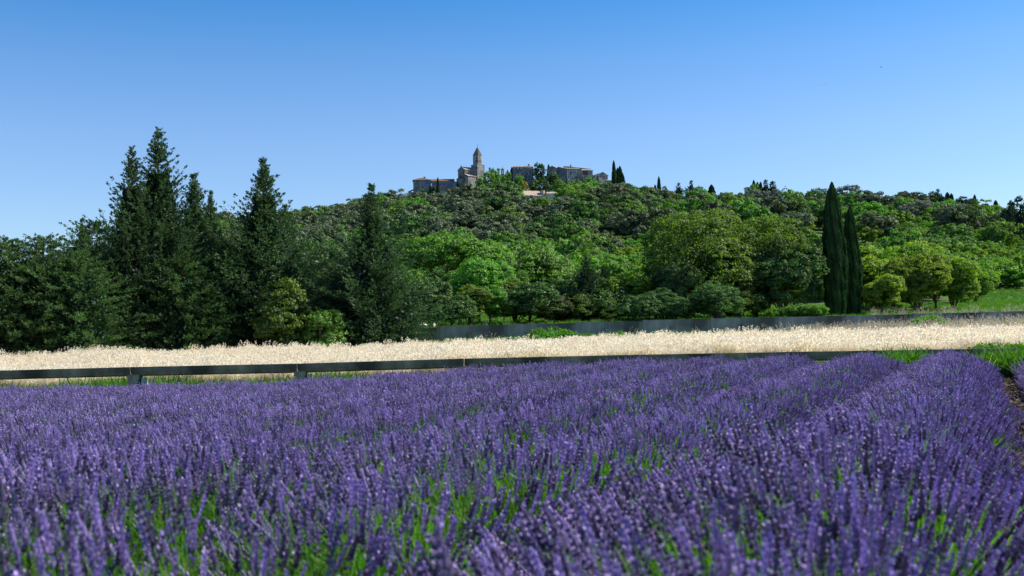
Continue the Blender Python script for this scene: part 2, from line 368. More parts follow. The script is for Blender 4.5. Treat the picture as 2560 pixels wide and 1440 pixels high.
def conifer(name, seed, h, rb, mat, nbr=240, leaf=.125, prof=((0, .9), (.15, 1), (.45, .86), (.68, .45), (.85, .22), (1, .02)), rag=.35, up=.35, perbranch=150, bare=0.03, curlk=1.):
    rg = np.random.default_rng(seed)
    pz, pr = zip(*prof); parts = []; tb = MB()
    zz = bare + (.985 - bare) * np.sort(rg.uniform(0, 1, nbr) ** 1.12); az = np.arange(nbr) * 2.399963 + rg.uniform(-.5, .5, nbr)
    C = []; D = []; T = []; LL = []
    for i in range(nbr):
        z = zz[i]; L = rb * np.interp(z, pz, pr) * (1 + rag * np.clip(rg.normal(), -1.3, 1.3) * .6); L = max(L * (1.22 if rg.uniform() < .3 else .84), .12)
        dirh = np.array([cos(az[i]), sin(az[i]), 0]); up0 = (up - .45 * (1 - z)) + rg.uniform(-.12, .12); curl = curlk * (.30 + .55 * rg.uniform())
        n = int(perbranch * (.07 + .93 * min(L / rb, 1.3)))
        nsp = max(4, int(L / .17)); sp = rg.integers(nsp, size=n); ss = (np.arange(nsp) + rg.uniform(.1, .9, nsp)) / nsp; ss = .15 + .85 * ss; ss[-1] = 1.0
        side = np.array([-dirh[1], dirh[0], 0])
        bs = np.array([0, 0, z * h]) + dirh * (L * ss)[:, None] + np.array([0, 0, 1.]) * (L * (up0 * ss + curl * ss * ss))[:, None]
        sgn = np.where(np.arange(nsp) % 2 == 0, 1., -1.)[:, None]
        sd = dirh * .75 + side * sgn * rg.uniform(.2, .9, (nsp, 1)) + np.array([0, 0, 1.]) * (up0 * .6 + .35 + rg.normal(size=(nsp, 1)) * .3); sd[-1] = dirh * .8 + np.array([0, 0, up0 + curl * 1.3]); sd = unit(sd)
        sln = np.minimum(.55, .22 + .28 * L * (1 - .55 * ss)) * rg.uniform(.7, 1.25, nsp) * (1.12 - .72 * z)
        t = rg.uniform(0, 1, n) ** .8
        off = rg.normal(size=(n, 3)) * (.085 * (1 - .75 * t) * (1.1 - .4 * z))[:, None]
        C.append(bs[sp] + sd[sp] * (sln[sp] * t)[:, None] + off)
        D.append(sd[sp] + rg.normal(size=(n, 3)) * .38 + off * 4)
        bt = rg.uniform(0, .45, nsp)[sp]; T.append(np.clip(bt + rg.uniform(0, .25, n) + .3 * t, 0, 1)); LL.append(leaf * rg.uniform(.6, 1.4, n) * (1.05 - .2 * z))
        if i % 3 == 0:
            p0 = Vector((0, 0, z * h)); p1 = Vector(dirh * L * .5) + Vector((0, 0, z * h + L * (up0 * .5 + curl * .25))); p2 = Vector(dirh * L * .9) + Vector((0, 0, z * h + L * (up0 * .9 + curl * .8)))
            tb.tube([p0, p1, p2], [.035 * L / 2 + .015, .02, .008], 4)
    C = np.concatenate(C); D = np.concatenate(D); T = np.concatenate(T); LL = np.concatenate(LL)
    nn = rg.normal(size=C.shape) + np.array([0, 0, .6]); V, F = leaf_quads(C, D, nn, LL, LL * .42)
    parts.append((V, F, np.repeat(T, 4)))
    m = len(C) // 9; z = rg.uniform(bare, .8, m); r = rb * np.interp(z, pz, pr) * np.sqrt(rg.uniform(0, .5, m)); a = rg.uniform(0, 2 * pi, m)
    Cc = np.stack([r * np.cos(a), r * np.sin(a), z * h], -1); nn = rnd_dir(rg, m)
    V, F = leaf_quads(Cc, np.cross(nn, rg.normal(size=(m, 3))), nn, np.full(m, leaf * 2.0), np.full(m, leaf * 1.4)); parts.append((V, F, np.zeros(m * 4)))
    V, F, T = join(parts)
    tb.tube([(0, 0, -.3), (.03, 0, h * .3), (-.03, .02, h * .65), (0, 0, h * .985)], [h * .014, h * .011, h * .006, .012], 7)
    return np_mesh(name + '_crown', V, F, mat, T), tb.mesh(name + '_trunk', M['bark'])

def cypress(name, seed, h, r, mat, n=26000, leaf=.28, peak=.35, base=.02):
    rg = np.random.default_rng(seed)
    z = base + (1 - base) * rg.uniform(0, 1, n); a = rg.uniform(0, 2 * pi, n)
    def prof(z): return np.clip(np.interp(z, [0, .04, .12, peak, .6, .8, .92, 1], [.55, .78, .93, 1, .92, .68, .38, .03]), .01, 1)
    flute = 1 + .07 * np.sin(a * 7 + np.sin(z * 9) * 1.4) + .05 * np.sin(a * 13 + z * 17) + .05 * np.sin(z * 40 + a * 3)
    lop = 1 + .05 * np.sin(z * 11 + seed)
    rr = r * prof(z) * flute * lop * (1 - .22 * rg.uniform(0, 1, n) ** 2)
    C = np.stack([rr * np.cos(a) + .04 * r * np.sin(z * 6), rr * np.sin(a), z * h], -1)
    o = np.stack([np.cos(a), np.sin(a), np.zeros(n)], -1); D = np.array([0, 0, 1.]) + o * .28 + rg.normal(size=(n, 3)) * .16
    nn = o + rg.normal(size=(n, 3)) * .35; le = leaf * rg.uniform(.6, 1.5, n)
    V, F = leaf_quads(C, D, nn, le, le * .34)
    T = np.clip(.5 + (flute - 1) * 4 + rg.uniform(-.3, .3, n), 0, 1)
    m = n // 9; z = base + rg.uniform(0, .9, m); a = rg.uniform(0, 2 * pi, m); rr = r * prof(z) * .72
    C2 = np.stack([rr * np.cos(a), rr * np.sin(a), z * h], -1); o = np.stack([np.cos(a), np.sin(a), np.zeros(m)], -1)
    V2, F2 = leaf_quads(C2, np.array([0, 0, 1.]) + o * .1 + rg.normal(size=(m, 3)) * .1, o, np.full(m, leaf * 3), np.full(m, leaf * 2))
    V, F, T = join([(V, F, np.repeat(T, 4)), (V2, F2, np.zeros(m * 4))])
    tb = MB().tube([(0, 0, -.3), (0, 0, h * .5), (0, 0, h * .93)], [r * .16 + .03, r * .1, .02], 7)
    return np_mesh(name + '_crown', V, F, mat, T), tb.mesh(name + '_trunk', M['bark'])

def plant_tree(name, meshes, px, y_base, Y, H0, y_top, label, cat='tree', group=None, rz=0., wscale=1., lift=0., mat=None):
    """stand a tree at depth Y whose top reaches photograph row y_top"""
    b = P(px, y_base, Y); X = b.x; z = tz(X, Y) - .05
    top = P(px, y_top, Y).z; s = (top - z) / H0
    o = empty(name, (X, Y, z), rz); tag(o, label, cat, group)
    o.scale = (s * wscale, s * wscale, s)
    mobj('crown', meshes[0], o); mobj('trunk', meshes[1], o)
    return o

# ------------------------------------------------------------------ near: tall dark conifers behind the field
c_tall = conifer('tall', 11, 13.5, 2.7, M['conifer'], nbr=420, perbranch=340, rag=.32,
                 prof=((0, .95), (.12, 1.08), (.35, 1.0), (.48, .80), (.60, .55), (.72, .36), (.82, .23), (.92, .10), (1, .01)), up=.42, curlk=.8)
c_spire = conifer('spire', 12, 12, 2.8, M['conifer'], nbr=400, perbranch=330, rag=.30,
                  prof=((0, .95), (.1, 1.05), (.42, .92), (.55, .66), (.66, .40), (.78, .25), (.90, .10), (1, .01)), up=.38, curlk=.8)
c_broad = conifer('broad', 13, 8, 3.2, M['conifer_light'], nbr=330, perbranch=360, rag=.18,
                  prof=((0, .9), (.15, 1), (.5, 1), (.72, .85), (.88, .55), (1, .12)), up=.0, curlk=.45)
c_wide = conifer('wide', 14, 11, 3.2, M['conifer'], nbr=400, perbranch=310, rag=.28,
                 prof=((0, .9), (.12, 1.05), (.38, .98), (.55, .62), (.66, .30), (.76, .15), (.82, .16), (.92, .06), (1, .01)), up=.35, curlk=.8)
G1 = 'dark conifers behind the dry grass'
CT = 'conifer_tree'
plant_tree(CT, c_tall, 400, 868, 67, 13.5, 316, 'tallest dark conifer, its pointed top above every other tree', 'conifer', G1, .3, 1.08)
plant_tree(CT, c_tall, 333, 869, 65.5, 13.5, 362, 'ragged dark conifer pressed against the tallest conifer, second highest top', 'conifer', G1, 2.1, .98)
plant_tree(CT, c_spire, 488, 866, 68.5, 12, 432, 'blunt topped dark conifer beside the tallest conifer, nearer the gap', 'conifer', G1, 1.2, 1.1)
plant_tree(CT, c_spire, 530, 866, 70, 12, 474, 'small crooked conifer leader showing beside the blunt topped conifer', 'conifer', G1, 4.0, .72)
plant_tree(CT, c_spire, 664, 862, 68, 12, 392, 'lone slender spired conifer with a wide skirt between two gaps of sky', 'conifer', G1, .6, 1.15)
plant_tree(CT, c_spire, 716, 862, 71, 12, 508, 'short dark conifer half hidden behind the lone slender spired conifer', 'conifer', G1, 2.8, .9)
plant_tree(CT, c_wide, 935, 852, 68, 11, 458, 'dark conifer with thin tufted spire standing at the end of the long concrete wall', 'conifer', G1, 1.9, 1.12)
plant_tree(CT, c_broad, 232, 872, 72, 8, 552, 'dark twin topped conifer rising behind the low rounded conifers', 'conifer', G1, .3, .85)
plant_tree(CT, c_spire, 205, 872, 73, 12, 545, 'thin dark conifer just behind the low rounded conifers', 'conifer', G1, 1.3, .6)
plant_tree(CT, c_broad, 20, 880, 61, 8, 596, 'low rounded conifer at the photo edge, end of the row', 'conifer', G1, .9, 1.0)
plant_tree(CT, c_broad, 110, 880, 62, 8, 590, 'low rounded green conifer, middle one of the rounded three', 'conifer', G1, 2.5, .95)
plant_tree(CT, c_broad, 195, 878, 61.5, 8, 628, 'low rounded conifer closest to the tall conifers, drooping sprays', 'conifer', G1, 4.2, .95)
plant_tree(CT, c_broad, -90, 884, 62, 8, 600, 'low rounded conifer partly beyond the photo edge', 'conifer', G1, 5.2, 1.1)
plant_tree(CT, c_broad, 300, 872, 66, 8, 640, 'bushy dark conifer filling the foot of the tallest conifers', 'conifer', G1, 5.0, .9)
plant_tree(CT, c_broad, 455, 870, 65, 8, 640, 'bushy conifer under the blunt topped conifer, yellowish sprays', 'conifer', G1, 3.3, .95)
plant_tree(CT, c_broad, 560, 868, 67, 8, 600, 'bushy green conifer beside the open gap before the lone spired conifer', 'conifer', G1, 1.5, .75)
plant_tree(CT, c_broad, 810, 858, 73, 8, 648, 'broad dark conifer mass between the lone spired conifer and the tufted one', 'conifer', G1, .1, .85)
plant_tree(CT, c_broad, 880, 856, 70, 8, 640, 'bushy dark conifer crowding the side of the tufted conifer', 'conifer', G1, 2.0, .8)

near_shrub = broadleaf('shrub', 5, 2.6, 1.7, M['bright'], nleaf=5000, leaf=.14, bottom=.02, clump=.35)
near_shrub_g = broadleaf('shrub_green', 6, 4.2, 3.0, M['bigtree'], nleaf=8000, leaf=.17, bottom=.02, clump=.45)
plant_tree('shrub', near_shrub, 808, 858, 64, 2.6, 772, 'small yellow green shrub at the foot of the dark conifers', 'shrub', None, 0, 1.0)
plant_tree('shrub', near_shrub_g, 715, 866, 64.5, 4.2, 705, 'glossy leaved green shrub climbing the lone spired conifer', 'shrub', None, 1, .95)

# ------------------------------------------------------------------ middle: broadleaf trees behind the long wall
GB = 'trees in the garden behind the long wall'
b_umb = broadleaf('umbrella', 21, 9, 13, M['bright'], nleaf=26000, leaf=.30, bottom=.34, lobes=14, clump=.75, shape='umbrella', flat=.6)
b_big = broadleaf('big', 22, 10.5, 15, M['bigtree'], nleaf=60000, leaf=.24, bottom=.03, lobes=22, clump=.85, trunks=3)
b_big2 = broadleaf('big_two', 23, 8.5, 9, M['darkgreen'], nleaf=26000, leaf=.25, bottom=.05, lobes=17, clump=.7, trunks=2)
b_mid = broadleaf('mid', 24, 7.5, 7.5, M['bright'], nleaf=18000, leaf=.26, bottom=.12, lobes=16, clump=.7)
b_grn = broadleaf('grn', 25, 7.5, 7.5, M['green'], nleaf=18000, leaf=.26, bottom=.12, lobes=16, clump=.7)
b_sml = broadleaf('sml', 26, 4.5, 6, M['darkgreen'], nleaf=14000, leaf=.22, bottom=.1, lobes=15, clump=.5)
b_yel = broadleaf('yel', 27, 6, 5.5, M['yellow'], nleaf=18000, leaf=.24, bottom=.02, lobes=16, clump=.6)
b_yel2 = broadleaf('yel_two', 28, 7, 7, M['yellow'], nleaf=26000, leaf=.25, bottom=.02, lobes=17, clump=.6)
b_brn = broadleaf('brn', 29, 5, 5.5, M['brown'], nleaf=9000, leaf=.2, bottom=.05, lobes=8, clump=.6, core=False)
c_pine = conifer('dark_pine', 31, 9, 2.4, M['pine'], nbr=200, perbranch=110, rag=.3, leaf=.24, up=.4)
TR = 'broadleaf_tree'
plant_tree(TR, b_umb, 1120, 805, 112, 9, 586, 'broad umbrella crowned bright green tree behind the smaller garden trees', 'tree', GB, 0, 1.06)
plant_tree(TR, b_mid, 1195, 805, 98, 7.5, 642, 'fresh green tree with a tall airy crown in front of the umbrella crowned tree', 'tree', GB, .4, 1.02)
plant_tree(TR, b_mid, 1262, 803, 100, 7.5, 665, 'light green leaning tree behind the wooden ladder', 'tree', GB, 2.2, .72)
plant_tree(TR, b_grn, 1150, 808, 104, 7.5, 668, 'dull green tree in the shade under the umbrella crowned tree', 'tree', GB, 3.3, .9)
plant_tree(TR, b_sml, 1062, 812, 84, 4.5, 708, 'small dark green tree with a short bare trunk close behind the wall', 'tree', GB, 1.2, .95)
plant_tree('shrub', b_sml, 1130, 810, 82.5, 4.5, 742, 'low spreading fig like shrub with broad leaves over the wall top', 'shrub', GB, 2.9, 1.05)
plant_tree(TR, b_yel, 1000, 812, 92, 6, 664, 'yellow green tree peeking out beside the tufted conifer', 'tree', GB, .2, .75)
plant_tree(TR, b_mid, 1225, 805, 88, 7.5, 712, 'bright lime green small tree right above the ladder', 'tree', GB, 5.2, .95)
plant_tree(TR, b_grn, 1345, 802, 125, 7.5, 612, 'round mid green tree between the umbrella tree and the dark pines', 'tree', GB, 2.0, 1.0)
plant_tree(TR, b_grn, 1300, 802, 135, 7.5, 640, 'green tree tucked behind the light green leaning tree', 'tree', GB, 4.4, .9)
plant_tree('conifer_tree', c_pine, 1468, 800, 92, 9, 640, 'dark narrow pine rising behind the middle of the wall', 'conifer', GB, .3, 1.0)
plant_tree('conifer_tree', c_pine, 1418, 801, 96, 9, 700, 'short shaded pine next to the dark narrow pine', 'conifer', GB, 2.3, 1.25)
plant_tree('conifer_tree', c_pine, 1512, 800, 98, 9, 662, 'dark pine merging with the yellow green tree beside it', 'conifer', GB, 1.3, .95)
plant_tree('shrub', b_brn, 1375, 803, 90, 5, 722, 'brownish twiggy shrub beside the shaded pine', 'shrub', GB, 0, 1.1)
plant_tree(TR, b_yel, 1570, 800, 94, 6, 678, 'yellow green tree between the dark pines and the biggest round tree', 'tree', GB, 1.0, 1.05)
plant_tree(TR, b_yel, 1622, 799, 101, 6, 662, 'slim yellow green tree touching the biggest round tree', 'tree', GB, 2.4, .75)
plant_tree(TR, b_big, 1815, 797, 98, 10.5, 532, 'biggest round deciduous tree with a dark shaded heart behind the wall', 'tree', GB, .5, 1.0)
plant_tree(TR, b_big2, 1960, 795, 94, 8.5, 596, 'dark green round tree joined to the biggest tree beside the cypresses', 'tree', GB, 1.6, .92)
plant_tree(TR, b_big2, 1700, 798, 92, 8.5, 640, 'dark lower tree under the near side of the biggest round tree', 'tree', GB, 3.6, .72)
plant_tree(TR, b_yel2, 2205, 787, 97, 7, 690, 'golden green low tree just past the second cypress', 'tree', GB, .4, .98)
plant_tree(TR, b_yel2, 2300, 783, 101, 7, 636, 'leafy yellow green tree in the middle of the row past the cypresses', 'tree', GB, 2.0, .95)
plant_tree(TR, b_yel2, 2385, 781, 105, 7, 640, 'leafy yellow green tree with two thin trunks ending the row by the meadow', 'tree', GB, 3.9, 1.0)
plant_tree(TR, b_grn, 2340, 782, 112, 7.5, 622, 'mid green tree behind the yellow green row by the meadow', 'tree', GB, 1.1, .9)

rs = random.Random(4)
for i, px in enumerate([850, 890, 985, 1020, 1175, 1290, 1325, 1385, 1420, 1450, 1490, 1525, 1600, 1650, 1690, 1735, 1790, 1850, 1900]):
    Yd_ = rs.uniform(84, 96); v_, h_, k_ = [(b_sml, 4.5, 'dark leafy'), (near_shrub_g, 4.2, 'olive green'), (b_grn, 7.5, 'mid green'), (b_big2, 8.5, 'dark bushy'), (near_shrub, 2.6, 'bright green'), (b_yel, 6, 'yellow green')][rs.choice([0, 0, 1, 2, 3, 4, 5] if 1150 < px < 1700 else [0, 1, 3])]
    plant_tree('shrub', (v_), px, 806, Yd_, h_, rs.uniform(695, 770), k_ + ' shrub filling the gaps under the trees behind the long wall', 'shrub', k_ + ' undergrowth behind the long wall', rs.uniform(0, 6), rs.uniform(1.0, 1.5))
for i, (px, Yd_, yt) in enumerate([(2165, 108, 640), (2235, 112, 618), (2290, 120, 600), (2440, 128, 655), (2180, 118, 610)]):
    plant_tree('broadleaf_tree', b_yel2 if i % 2 else b_yel, px, 786, Yd_, 7 if i % 2 else 6, yt, 'yellow green tree crowding behind the row of trees past the cypresses', 'tree', 'second rank of yellow green trees past the cypresses', i * 1.1, 1.0)
cy_big = cypress('big', 41, 11.6, 1.08, M['cypress'], n=30000, leaf=.26)
cy_two = cypress('two', 42, 9.6, .78, M['cypress'], n=24000, leaf=.26, peak=.42)
plant_tree('cypress_tree', cy_big, 2091, 790, 95, 11.6, 458, 'taller column shaped cypress standing behind the wall', 'cypress', 'pair of cypresses behind the wall', 0., .9)
plant_tree('cypress_tree', cy_two, 2134, 788, 97, 9.6, 520, 'shorter column shaped cypress tucked beside the taller one', 'cypress', 'pair of cypresses behind the wall')

# low hedge in the shade under the dark round tree
hedge_me = broadleaf('hedge', 44, 1.2, 3.2, M['grass'], nleaf=5000, leaf=.14, bottom=0.0, clump=.3)
for i, (px, Yd, yt) in enumerate([(1985, 86, 770), (2030, 85, 768), (1940, 87, 774)]):
    plant_tree('shrub', hedge_me, px, 795, Yd, 1.2, yt, ['shaded low green shrub under the dark round tree', 'low green shrub right beside the taller cypress foot', 'low shrub in front of the biggest round tree trunk'][i], 'shrub', None, i * 1.3)

# ------------------------------------------------------------------ the hill's trees
def single(meshes, name):
    """crown and trunk as one mesh, for trees too small to show their parts"""
    bm = bmesh.new(); bm.from_mesh(meshes[0]); n0 = len(bm.faces); lay = bm.verts.layers.float.get('tint')
    bm.from_mesh(meshes[1]); bm.faces.ensure_lookup_table()
    for f in bm.faces[n0:]: f.material_index = 1
    me = bpy.data.meshes.new(name); bm.to_mesh(me); bm.free(); me.materials.append(meshes[0].materials[0]); me.materials.append(M['bark']); return me
def far_broad(nm, seed, mat, n=3, h=7, w=9, nleaf=4200, leaf=.48, clump=1.0, **k):
    return [single(broadleaf(nm, seed + i, h, w, mat, nleaf=nleaf, leaf=leaf, clump=clump, bottom=.1, lobes=12 + i, flat=1.0, **k), nm) for i in range(n)]
V_oak = far_broad('holm_oak', 60, M['oak'], 4)
V_grn = far_broad('green_tree', 70, M['green'], 3)
V_drk = far_broad('dark_tree', 75, M['darkgreen'], 3)
V_brt = far_broad('bright_tree', 80, M['bright'], 3)
V_yel = far_broad('yellow_bush', 85, M['yellow'], 3, h=4.2, w=5.5, nleaf=2600, leaf=.36, clump=.6)
V_ybr = far_broad('bright_bush', 88, M['bright'], 2, h=4.2, w=5.5, nleaf=2600, leaf=.36, clump=.6)
V_gld = far_broad('golden_bush', 90, M['golden'], 1, h=4, w=7, nleaf=2200, leaf=.45, clump=.7)
V_gry = far_broad('grey_tree', 92, M['grey'], 1)
V_pin = [single(broadleaf('stone_pine', 94 + i, 8, 9, M['pine'], nleaf=3800, leaf=.4, clump=.9, bottom=.25, lobes=9, shape='round'), 'pine') for i in range(2)]
V_cyp = [single(cypress('far_cypress', 96, 12, 1.3, M['cypress'], n=3000, leaf=.7), 'cypress')]
V_con = [single(conifer('far_conifer', 97, 11, 2.9, M['pine'], nbr=90, perbranch=45, leaf=.55), 'conifer')]

rgh = np.random.default_rng(7)
KINDS = {
 'oak': ('holm_oak_tree', V_oak, 'round holm oak with grey green pale tipped crown in the dense wood on the hill', 'holm oak', 'holm oaks covering the hill below the village'),
 'grn': ('deciduous_tree', V_grn, 'mid green rounded tree scattered among the trees on the hill slope', 'tree', 'mid green trees on the hill'),
 'drk': ('dark_tree', V_drk, 'dark green rounded tree scattered among the trees on the hill slope', 'tree', 'dark green trees on the hill'),
 'brt': ('bright_tree', V_brt, 'bright fresh green tree among darker trees on the hill slope', 'tree', 'bright green trees on the hill'),
 'yel': ('yellow_green_bush', V_yel, 'yellow green leafy bush on the gentle lower slope under the hill', 'bush', 'yellow green bushes on the lower slope'),
 'ybr': ('green_bush', V_ybr, 'fresh green leafy bush on the gentle lower slope under the hill', 'bush', 'fresh green bushes on the lower slope'),
 'gry': ('olive_tree', V_gry, 'silvery grey green olive tree on the hill slope', 'olive tree', 'silvery trees on the hill'),
 'gld': ('golden_bush', V_gld, 'golden yellow bush among the green trees on the hill', 'bush', 'golden bushes on the hill'),
 'pin': ('pine_tree', V_pin, 'dark pine with a soft rounded crown along the hill crest', 'pine', 'pines along the hill crest'),
}
placed = []; rest = []
def zone(px, py, u):
    """what grows where: px, py photograph pixels, u a random number"""
    if px > 1500 and py > 545 + (2560 - px) * .02 and py > 560 - (px - 1500) * .01:
        if py > 640: return 'yel' if u < .62 else 'ybr'
        return 'yel' if u < .42 else 'ybr' if u < .72 else 'grn' if u < .9 else 'oak'
    if py > 625 and px > 900: return 'brt' if u < .4 else 'grn' if u < .7 else 'ybr' if u < .9 else 'yel'
    if px > 1580:
        if py < 520: return 'pin' if u < .36 else 'drk' if u < .62 else 'oak' if u < .8 else 'grn' if u < .93 else 'brt'
        return 'oak' if u < .33 else 'grn' if u < .58 else 'drk' if u < .78 else 'brt' if u < .93 else 'gry'
    if py < 505 and px > 1120: return 'drk' if u < .38 else 'grn' if u < .70 else 'oak' if u < .85 else 'brt'
    return 'oak' if u < .64 else 'drk' if u < .80 else 'grn' if u < .95 else 'brt' if u < .985 else 'gry'
Yd = 152.0
while Yd < 610:
    kx = 4.3 if Yd < 300 else 10.0
    xa = -.52 * Yd - 6; xb2 = .52 * Yd + 6; X = xa + rgh.uniform(0, kx)
    while X < xb2:
        x = X + rgh.uniform(-.3, .3) * kx; y = Yd + rgh.uniform(-.4, .4) * 9
        px = 1280 + FPX * x / y; Rr = float(np.interp(px, _x, _r))
        z = tz(x, y); py = 840 - FPX * (z + 3 - CAMZ) / y - (px - 1280) * .02095
        X += kx * rgh.uniform(.8, 1.2)
        if y > Rr + 12: continue
        if px < 250 and y < 300: continue
        # village plateau and the white house kept clear
        if 1020 < px < 1545 and y > 583: continue
        if 1300 < px < 1405 and 552 < y < 583 : continue
        rr0 = .3 if 1295 < px < 1405 and 465 < y < 583 else .55 if 1285 < px < 1420 and 420 < y < 583 else 1.
        if px > 2380 and y < 170: continue
        k = zone(px, py, rgh.uniform())
        if y < 300 and k in ('oak', 'grn', 'drk', 'brt', 'gry', 'pin') and rgh.uniform() < .4: k = 'ybr'
        if 1015 < px < 1195 and y > 470: rr0 = .42 if y > 525 else .75
        if 1290 < px < 1412 and 440 < y < 583: rr0 = .22
        if 1370 < px < 1530 and y > 555: rr0 = .7
        sc = (rgh.uniform(.75, 1.25) if y < 300 else rgh.uniform(.9, 1.5)) * rr0
        if k == 'pin': sc *= 1.05
        placed.append((k, x, y, z, sc, px))
    Yd += 5.2 if Yd < 300 else 11.5
# nearest 290 of each kind as objects, the rest as one wood
by = {}
for q in placed: by.setdefault(q[0], []).append(q)
rest = []
for k, lst in by.items():
    name, vs, label, cat, grp = KINDS[k]
    lst.sort(key=lambda q: (not (-20 < q[5] < 2580), q[2] / q[4]))
    for i, (kk, x, y, z, sc, px) in enumerate(lst):
        if i < 285 and -20 < px < 2580:
            o = bpy.data.objects.new(name, vs[rgh.integers(len(vs))]); COL.objects.link(o)
            o.location = (x, y, z - .35); o.rotation_euler = (0, 0, rgh.uniform(0, 6.28)); o.scale = (sc, sc, sc * rgh.uniform(.85, 1.2) * (.68 if y > 535 else .9 if y > 500 else 1))
            tag(o, label, cat, grp)
        else: rest.append((k, x, y, z, sc, px))
print('HILL', {k: len(v) for k, v in by.items()}, 'rest', len(rest))

def gn_scatter(name, pts, rots, scales, idx, variants, kind='stuff', parent=None):
    """one object whose points each carry one of the variant meshes (for what nobody could count)"""
    me = bpy.data.meshes.new(name); me.vertices.add(len(pts)); me.vertices.foreach_set('co', np.asarray(pts, np.float32).ravel())
    a = me.attributes.new('rot', 'FLOAT_VECTOR', 'POINT'); a.data.foreach_set('vector', np.asarray(rots, np.float32).ravel())
    a = me.attributes.new('scl', 'FLOAT', 'POINT'); a.data.foreach_set('value', np.asarray(scales, np.float32))
    a = me.attributes.new('idx', 'INT', 'POINT'); a.data.foreach_set('value', np.asarray(idx, np.int32))
    ng = bpy.data.node_groups.new(name + '_nodes', 'GeometryNodeTree')
    ng.interface.new_socket('Geometry', in_out='INPUT', socket_type='NodeSocketGeometry'); ng.interface.new_socket('Geometry', in_out='OUTPUT', socket_type='NodeSocketGeometry')
    gi = ng.nodes.new('NodeGroupInput'); go = ng.nodes.new('NodeGroupOutput'); L = ng.links.new
    ins = ng.nodes.new('GeometryNodeInstanceOnPoints'); ins.inputs['Pick Instance'].default_value = True
    g2i = ng.nodes.new('GeometryNodeGeometryToInstance')
    for v in reversed(variants):
        src = bpy.data.objects.new(name + '_source', v); oi = ng.nodes.new('GeometryNodeObjectInfo'); oi.inputs['Object'].default_value = src
        L(oi.outputs['Geometry'], g2i.inputs[0])
    def attr(nm, t):
        n = ng.nodes.new('GeometryNodeInputNamedAttribute'); n.data_type = t; n.inputs['Name'].default_value = nm; return n.outputs['Attribute']
    L(gi.outputs[0], ins.inputs['Points']); L(g2i.outputs[0], ins.inputs['Instance'])
    e2r = ng.nodes.new('FunctionNodeEulerToRotation'); L(attr('rot', 'FLOAT_VECTOR'), e2r.inputs[0]); L(e2r.outputs[0], ins.inputs['Rotation'])
    L(attr('scl', 'FLOAT'), ins.inputs['Scale']); L(attr('idx', 'INT'), ins.inputs['Instance Index']); L(ins.outputs[0], go.inputs[0])
    o = mobj(name, me, parent); md = o.modifiers.new('scatter', 'NODES'); md.node_group = ng
    o['kind'] = kind; return o

if rest:
    allv = []; off = {}
    for k in by: off[k] = len(allv); allv += KINDS[k][1]
    n = len(rest)
    o = gn_scatter('hill_wood', [(x, y, z - .35) for k, x, y, z, s, p in rest], [(0, 0, rgh.uniform(0, 6.28)) for _ in rest], [s for k, x, y, z, s, p in rest],
               [off[k] + rgh.integers(len(KINDS[k][1])) for k, x, y, z, s, p in rest], allv)
    tag(o, 'dense wood filling in between the trees on the hillside', 'wood')

WID = {'holm_oak': 9, 'green_tree': 9, 'dark_tree': 9, 'bright_tree': 9, 'golden_bush': 7, 'pine': 9}
def far_tree(name, v, px, y_top, Y, H0, label, cat, group=None, ws=1., zoff=0., wpx=None):
    """a single tree on the skyline or round the village, top at photograph row y_top"""
    X = P(px, 480, Y).x; z = tz(X, Y) - .3 + zoff; s = (P(px, y_top, Y).z - z) / H0
    o = bpy.data.objects.new(name, v); COL.objects.link(o); o.location = (X, Y, z); w_ = ws * s if wpx is None else wpx * Y / FPX / WID[v.name.split('.')[0]]
    o.scale = (w_, w_, s); o.rotation_euler = (0, 0, px * .37)
    return tag(o, label, cat, group)
GC = 'cypresses on the hill'
for px, yt, Y, ws, lab in [
    (1536, 403, 592, .62, 'tallest thin cypress beside the village end house'),
    (1545, 421, 596, .70, 'thin cypress just behind the dark pair past the tallest hill cypress'),
    (1551, 417, 588, .95, 'thicker cypress of the dark pair past the tallest hill cypress'),
    (1557, 434, 586, 1.0, 'short cypress at the outer side of the dark pair past the village'),
    (1373, 412, 607, .75, 'small cypress poking up before the long stone house'),
    (1281, 419, 606, 1.0, 'stub of a cypress at the edge of the battlemented house'),
    (1095, 445, 582, .62, 'thin cypress in front of the blue shuttered wing'),
    (1076, 462, 579, .8, 'short cypress before the arch of the hipped roof house'),
    (1084, 468, 577, 1.4, 'squat cypress between the two cypresses below the blue shuttered wing'),
    (1638, 463, 560, .85, 'shorter cypress of the two on the slope past the village'),
    (1648, 443, 562, .62, 'taller cypress of the two on the slope past the village'),
    (1837, 487, 528, .8, 'lone small cypress in the middle of the far slope'),
    (1779, 463, 548, 1.5, 'blunt dark cypress top on the crest'),
    (1885, 452, 530, .7, 'very thin cypress top next to the twin crest conifers'),
    (1894, 457, 531, .9, 'small cypress stub next to the twin crest conifers'),
    (1902, 456, 532, .7, 'little cypress stub touching the twin crest conifers'),
    (2368, 482, 470, 1.2, 'dark cypress stub between pines on the far crest'),
    (2378, 485, 470, 1.1, 'second dark cypress stub between pines on the far crest'),
    (2436, 488, 468, .8, 'thin spiky cypress on the low end of the crest'),
    (2488, 502, 466, 1.2, 'small pointed cypress near the end of the crest'),
    (2530, 512, 462, 1.3, 'small dark cypress at the last dip of the crest'),
    (815, 518, 602, 1.4, 'first tiny pointed tree on the low skyline before the village'),
    (827, 514, 602, 1.9, 'second tiny pointed tree on the low skyline, widest'),
    (849, 519, 602, 1.4, 'third tiny pointed tree on the low skyline'),
    (860, 517, 602, 1.4, 'fourth tiny pointed tree on the low skyline'),
    (877, 518, 602, .9, 'last and thinnest tiny pointed tree on the low skyline')]:
    far_tree('cypress_tree', V_cyp[0], px, yt, Y, 12, lab, 'cypress', GC, ws)
